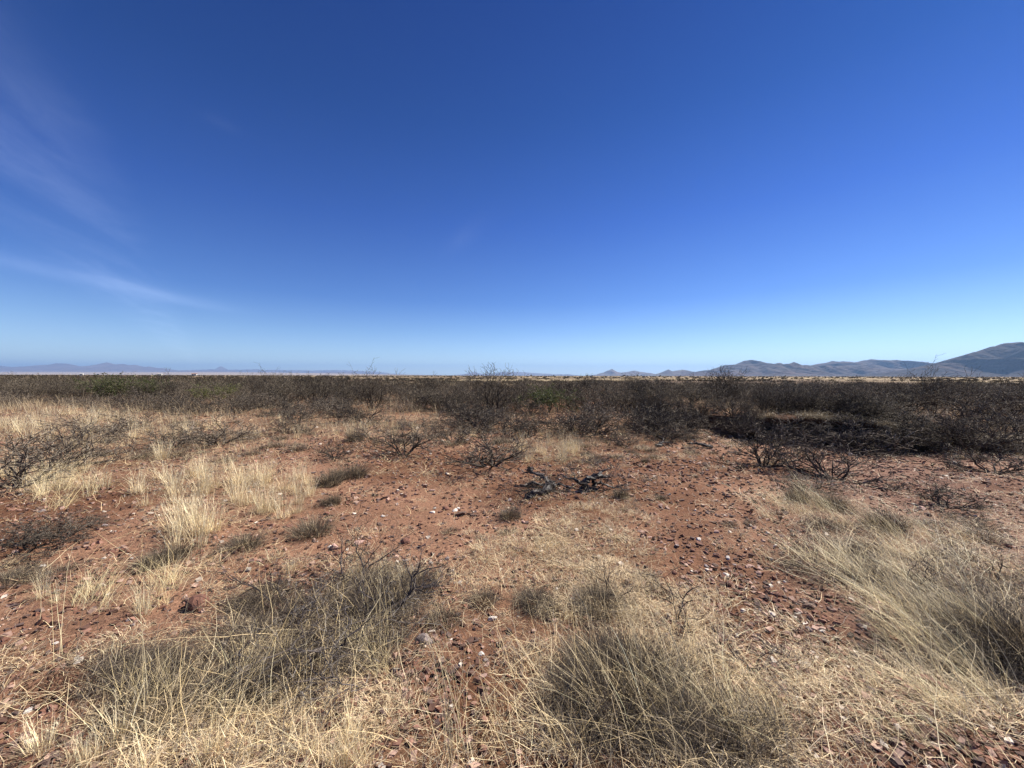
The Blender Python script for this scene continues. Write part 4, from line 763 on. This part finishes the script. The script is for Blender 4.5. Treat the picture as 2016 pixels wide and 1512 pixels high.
# charred branches: gnarled tapering limbs
def limb(pts_, r0, r1, seed):
    r = np.random.default_rng(seed); P = np.array(pts_, float); q_ = np.linspace(0, len(P) - 1, (len(P) - 1) * 4 + 1); Q = np.stack([np.interp(q_, range(len(P)), P[:, k_]) for k_ in range(3)], 1) + r.normal(0, .012, (len(q_), 3))
    rad = np.linspace(r0, r1, len(Q)) * r.uniform(.7, 1.35, len(Q)); sd_ = 7; T = np.gradient(Q, axis=0); T /= np.linalg.norm(T, axis=1, keepdims=True)
    A = np.cross(T, [0, .3, 1]); A /= np.linalg.norm(A, axis=1, keepdims=True); B = np.cross(T, A); V = []
    for k_ in range(sd_):
        an = 6.283 * k_ / sd_; V.append(Q + (A * math.cos(an) + B * math.sin(an)) * (rad * r.uniform(.75, 1.3, len(Q)))[:, None])
    V = np.stack(V, 1); n = len(Q); b_ = (np.arange(n - 1) * sd_)[:, None]; k_ = np.arange(sd_)[None]; k2 = (k_ + 1) % sd_
    Fc = np.stack([b_ + k_, b_ + k2, b_ + sd_ + k2, b_ + sd_ + k_], -1).reshape(-1, 4); V = V.reshape(-1, 3)
    c = np.where(r.random((len(V), 1)) < .22, np.array([[.16, .135, .115]]), np.array([[.032, .026, .023]]))
    return V, Fc, c
def charred(px, py, limbs, twigs_m, label, rz=0, tsc=.5):
    x_, y_, z_ = unproj(px, py); root = obj('charred_branch', None, loc=(x_, y_, z_), rot=(0, 0, rz), sc=(1.3, 1.3, .8)); tag(root, label, 'burnt branch')
    for i_, (p_, a_, b__) in enumerate(limbs):
        V, Fc, c = limb(p_, a_, b__, 5 * i_ + int(px)); obj('limb', mesh('limb', V, Fc, MCH, c), root)
    obj('twigs', twigs_m, root, sc=tsc); obj('stems', TWS, root, sc=tsc)
_tw = shrub_meshes('t', skeleton(1200, 7, .5, .8, 4, .008, kids=(5, 4, 3), lean=(.6, 1.4), zig=.3, l0=.6), DK, [(.05, .043, .04), (.09, .075, .07)], twigmin=.0018); TWS = _tw[0][1]; TW = _tw[1][1]
charred(1075, 972, [([(-.02, .0, .04), (.06, .12, .09), (.0, .22, .16), (-.12, .28, .22), (-.16, .27, .30)], .036, .018), ([(.06, .1, .08), (-.12, .1, .10), (-.24, .08, .09)], .026, .012), ([(.04, .08, .06), (-.02, -.06, .04), (-.16, -.14, .05), (-.2, -.2, .02)], .038, .028),
    ([(.05, .1, .08), (.18, .1, .07), (.3, .05, .05)], .022, .008), ([(-.13, .27, .22), (-.22, .3, .24)], .014, .006)], TW, 'forked charred black branch lying on the red earth, left of the pair', 0, .4)
charred(1160, 968, [([(.0, .0, .0), (-.05, .0, .12), (.02, .03, .2), (.14, .05, .22)], .04, .024), ([(.06, -.02, .0), (.05, .0, .12), (.1, .05, .2), (.26, .06, .18)], .034, .014), ([(-.1, -.06, .0), (-.05, .0, .1), (-.12, .06, .18), (-.24, .1, .2)], .026, .012),
    ([(.1, .04, .2), (.2, .1, .26), (.3, .1, .3)], .014, .005), ([(.1, .0, .14), (.25, -.08, .06), (.42, -.12, .03)], .016, .006)], TW, 'charred black root stump with thin twigs, right of the pair', .2, 1.1)
for px_, py_, rz_, lb in [(1310, 878, .5, 'small charred stump behind the bare earth right of centre'), (1378, 880, 2.2, 'small charred log end left below the earth bank'), (1848, 880, 1.0, 'charred branch lying against the right of the earth bank')]:
    charred(px_, py_, [([(-.2, 0, .03), (0, .04, .09), (.2, .02, .05)], .032, .016), ([(0, .04, .08), (.08, .1, .2)], .02, .008)], TW, lb, rz_, .35)

# ------------------------------------------------------------------ distant trees and buildings
def far_tree(px, D, h, i_):
    x_ = (px - 1008) / F * D; r = np.random.default_rng(i_ + 500); z_ = ghs(x_, D); root = obj('distant_tree', None, loc=(x_, D, z_)); tag(root, 'tiny dark round tree on the horizon ' + ('near the centre' if px < 1100 else 'left of the small peaks' if px < 1180 else 'under the two small peaks' if px < 1300 else 'below the mountain range' if px > 1300 else ''), 'tree', 'tiny trees along the horizon')
    P = np.array([[0, 0, -.2], [.1 * h, 0, h * .3]]); V, Fc, c = tubes(P[:1], P[1:] * [0, 0, 1] + [0, 0, 0], np.array([.05 * h]), np.array([.03 * h]), np.array([[.06, .045, .035]]), 6); obj('trunk', mesh('trunk', V, Fc, MB, c), root)
    m = 420; D_ = r.normal(0, 1, (m, 3)); D_ /= np.linalg.norm(D_, axis=1, keepdims=True); Q = D_ * r.uniform(.3, 1, (m, 1)) * np.array([.6, .6, .36]) * h + np.array([0, 0, h * .6]); E = r.normal(0, .07 * h, (m, 3, 3)); V = (Q[:, None] + E).reshape(-1, 3)
    obj('crown', mesh('crown', V, np.arange(m * 3).reshape(-1, 3), MLF, np.repeat(pal(m, [(.045, .05, .03), (.06, .06, .035)], r=r), 3, 0)), root)
for i_, (px_, D, h) in enumerate([(935, 900, 3.5), (942, 900, 4), (948, 910, 3), (1046, 1000, 4), (1156, 950, 4), (1166, 980, 3.4), (1229, 900, 4), (1235, 905, 3.4), (1255, 880, 4.2), (1262, 900, 3.2), (1228, 950, 4), (1300, 900, 3.6), (1340, 1000, 3), (1420, 1000, 3), (1546, 900, 3.2), (193, 700, 3), (1090, 1000, 3.2), (1010, 950, 3)]): far_tree(px_, D, h, i_)
def house(px, D, wd_, hh_, lb, roofc):
    x_ = (px - 1008) / F * D; z_ = ghs(x_, D); root = obj('distant_house', None, loc=(x_, D, z_ + .6), rot=(0, 0, .1)); tag(root, lb, 'house'); dp = wd_ * .4
    v_ = np.array([(a_ * wd_ / 2, b__ * dp / 2, c_ * hh_) for a_ in (-1, 1) for b__ in (-1, 1) for c_ in (-.4, 1)]); obj('wall', mesh('wall', v_, Fh, MWALL, np.tile([.55, .53, .50], (8, 1))), root)
    v_ = np.array([(-.55 * wd_, -.6 * dp, hh_ * 1.01), (.55 * wd_, -.6 * dp, hh_ * 1.01), (.55 * wd_, .6 * dp, hh_ * 1.01), (-.55 * wd_, .6 * dp, hh_ * 1.01), (-.55 * wd_, 0, hh_ * 1.35), (.55 * wd_, 0, hh_ * 1.35)])
    m_ = mesh('roof', v_[[0, 1, 5, 4, 2, 3, 4, 5, 0, 4, 3, 3, 1, 2, 5, 5]], np.arange(16).reshape(-1, 4), MWALL, np.tile(roofc, (16, 1))); obj('roof', m_, root)
    for dx in (-.28, .28):
        v2 = np.array([(dx * wd_ - .5, -dp / 2 - .03, hh_ * .35), (dx * wd_ + .5, -dp / 2 - .03, hh_ * .35), (dx * wd_ + .5, -dp / 2 - .03, hh_ * .75), (dx * wd_ - .5, -dp / 2 - .03, hh_ * .75)]); obj('window', mesh('window', v2, np.array([[0, 1, 2, 3]]), MWALL, np.tile([.04, .05, .06], (4, 1))), root)
house(161, 560, 4.2, 2.2, 'tiny white trailer house on the plain at far left', (.6, .6, .6)); house(383, 620, 7, 2.6, 'tiny white house on the plain left of the yellow-green bush', (.35, .2, .15)); house(315, 900, 9, 3, 'tiny pale building between the other two on the far left plain', (.5, .48, .45))
print('tufts', placed, 'bushes', nb, 'tris', sum(len(m_.polygons) * (2 if len(m_.polygons) and m_.polygons[0].loop_total == 4 else 1) for m_ in bpy.data.meshes))
from collections import Counter
gc_ = Counter(o['group'] for o in COL.objects if 'group' in o)
for o in COL.objects:
    if 'group' in o and gc_[o['group']] < 2: del o['group']
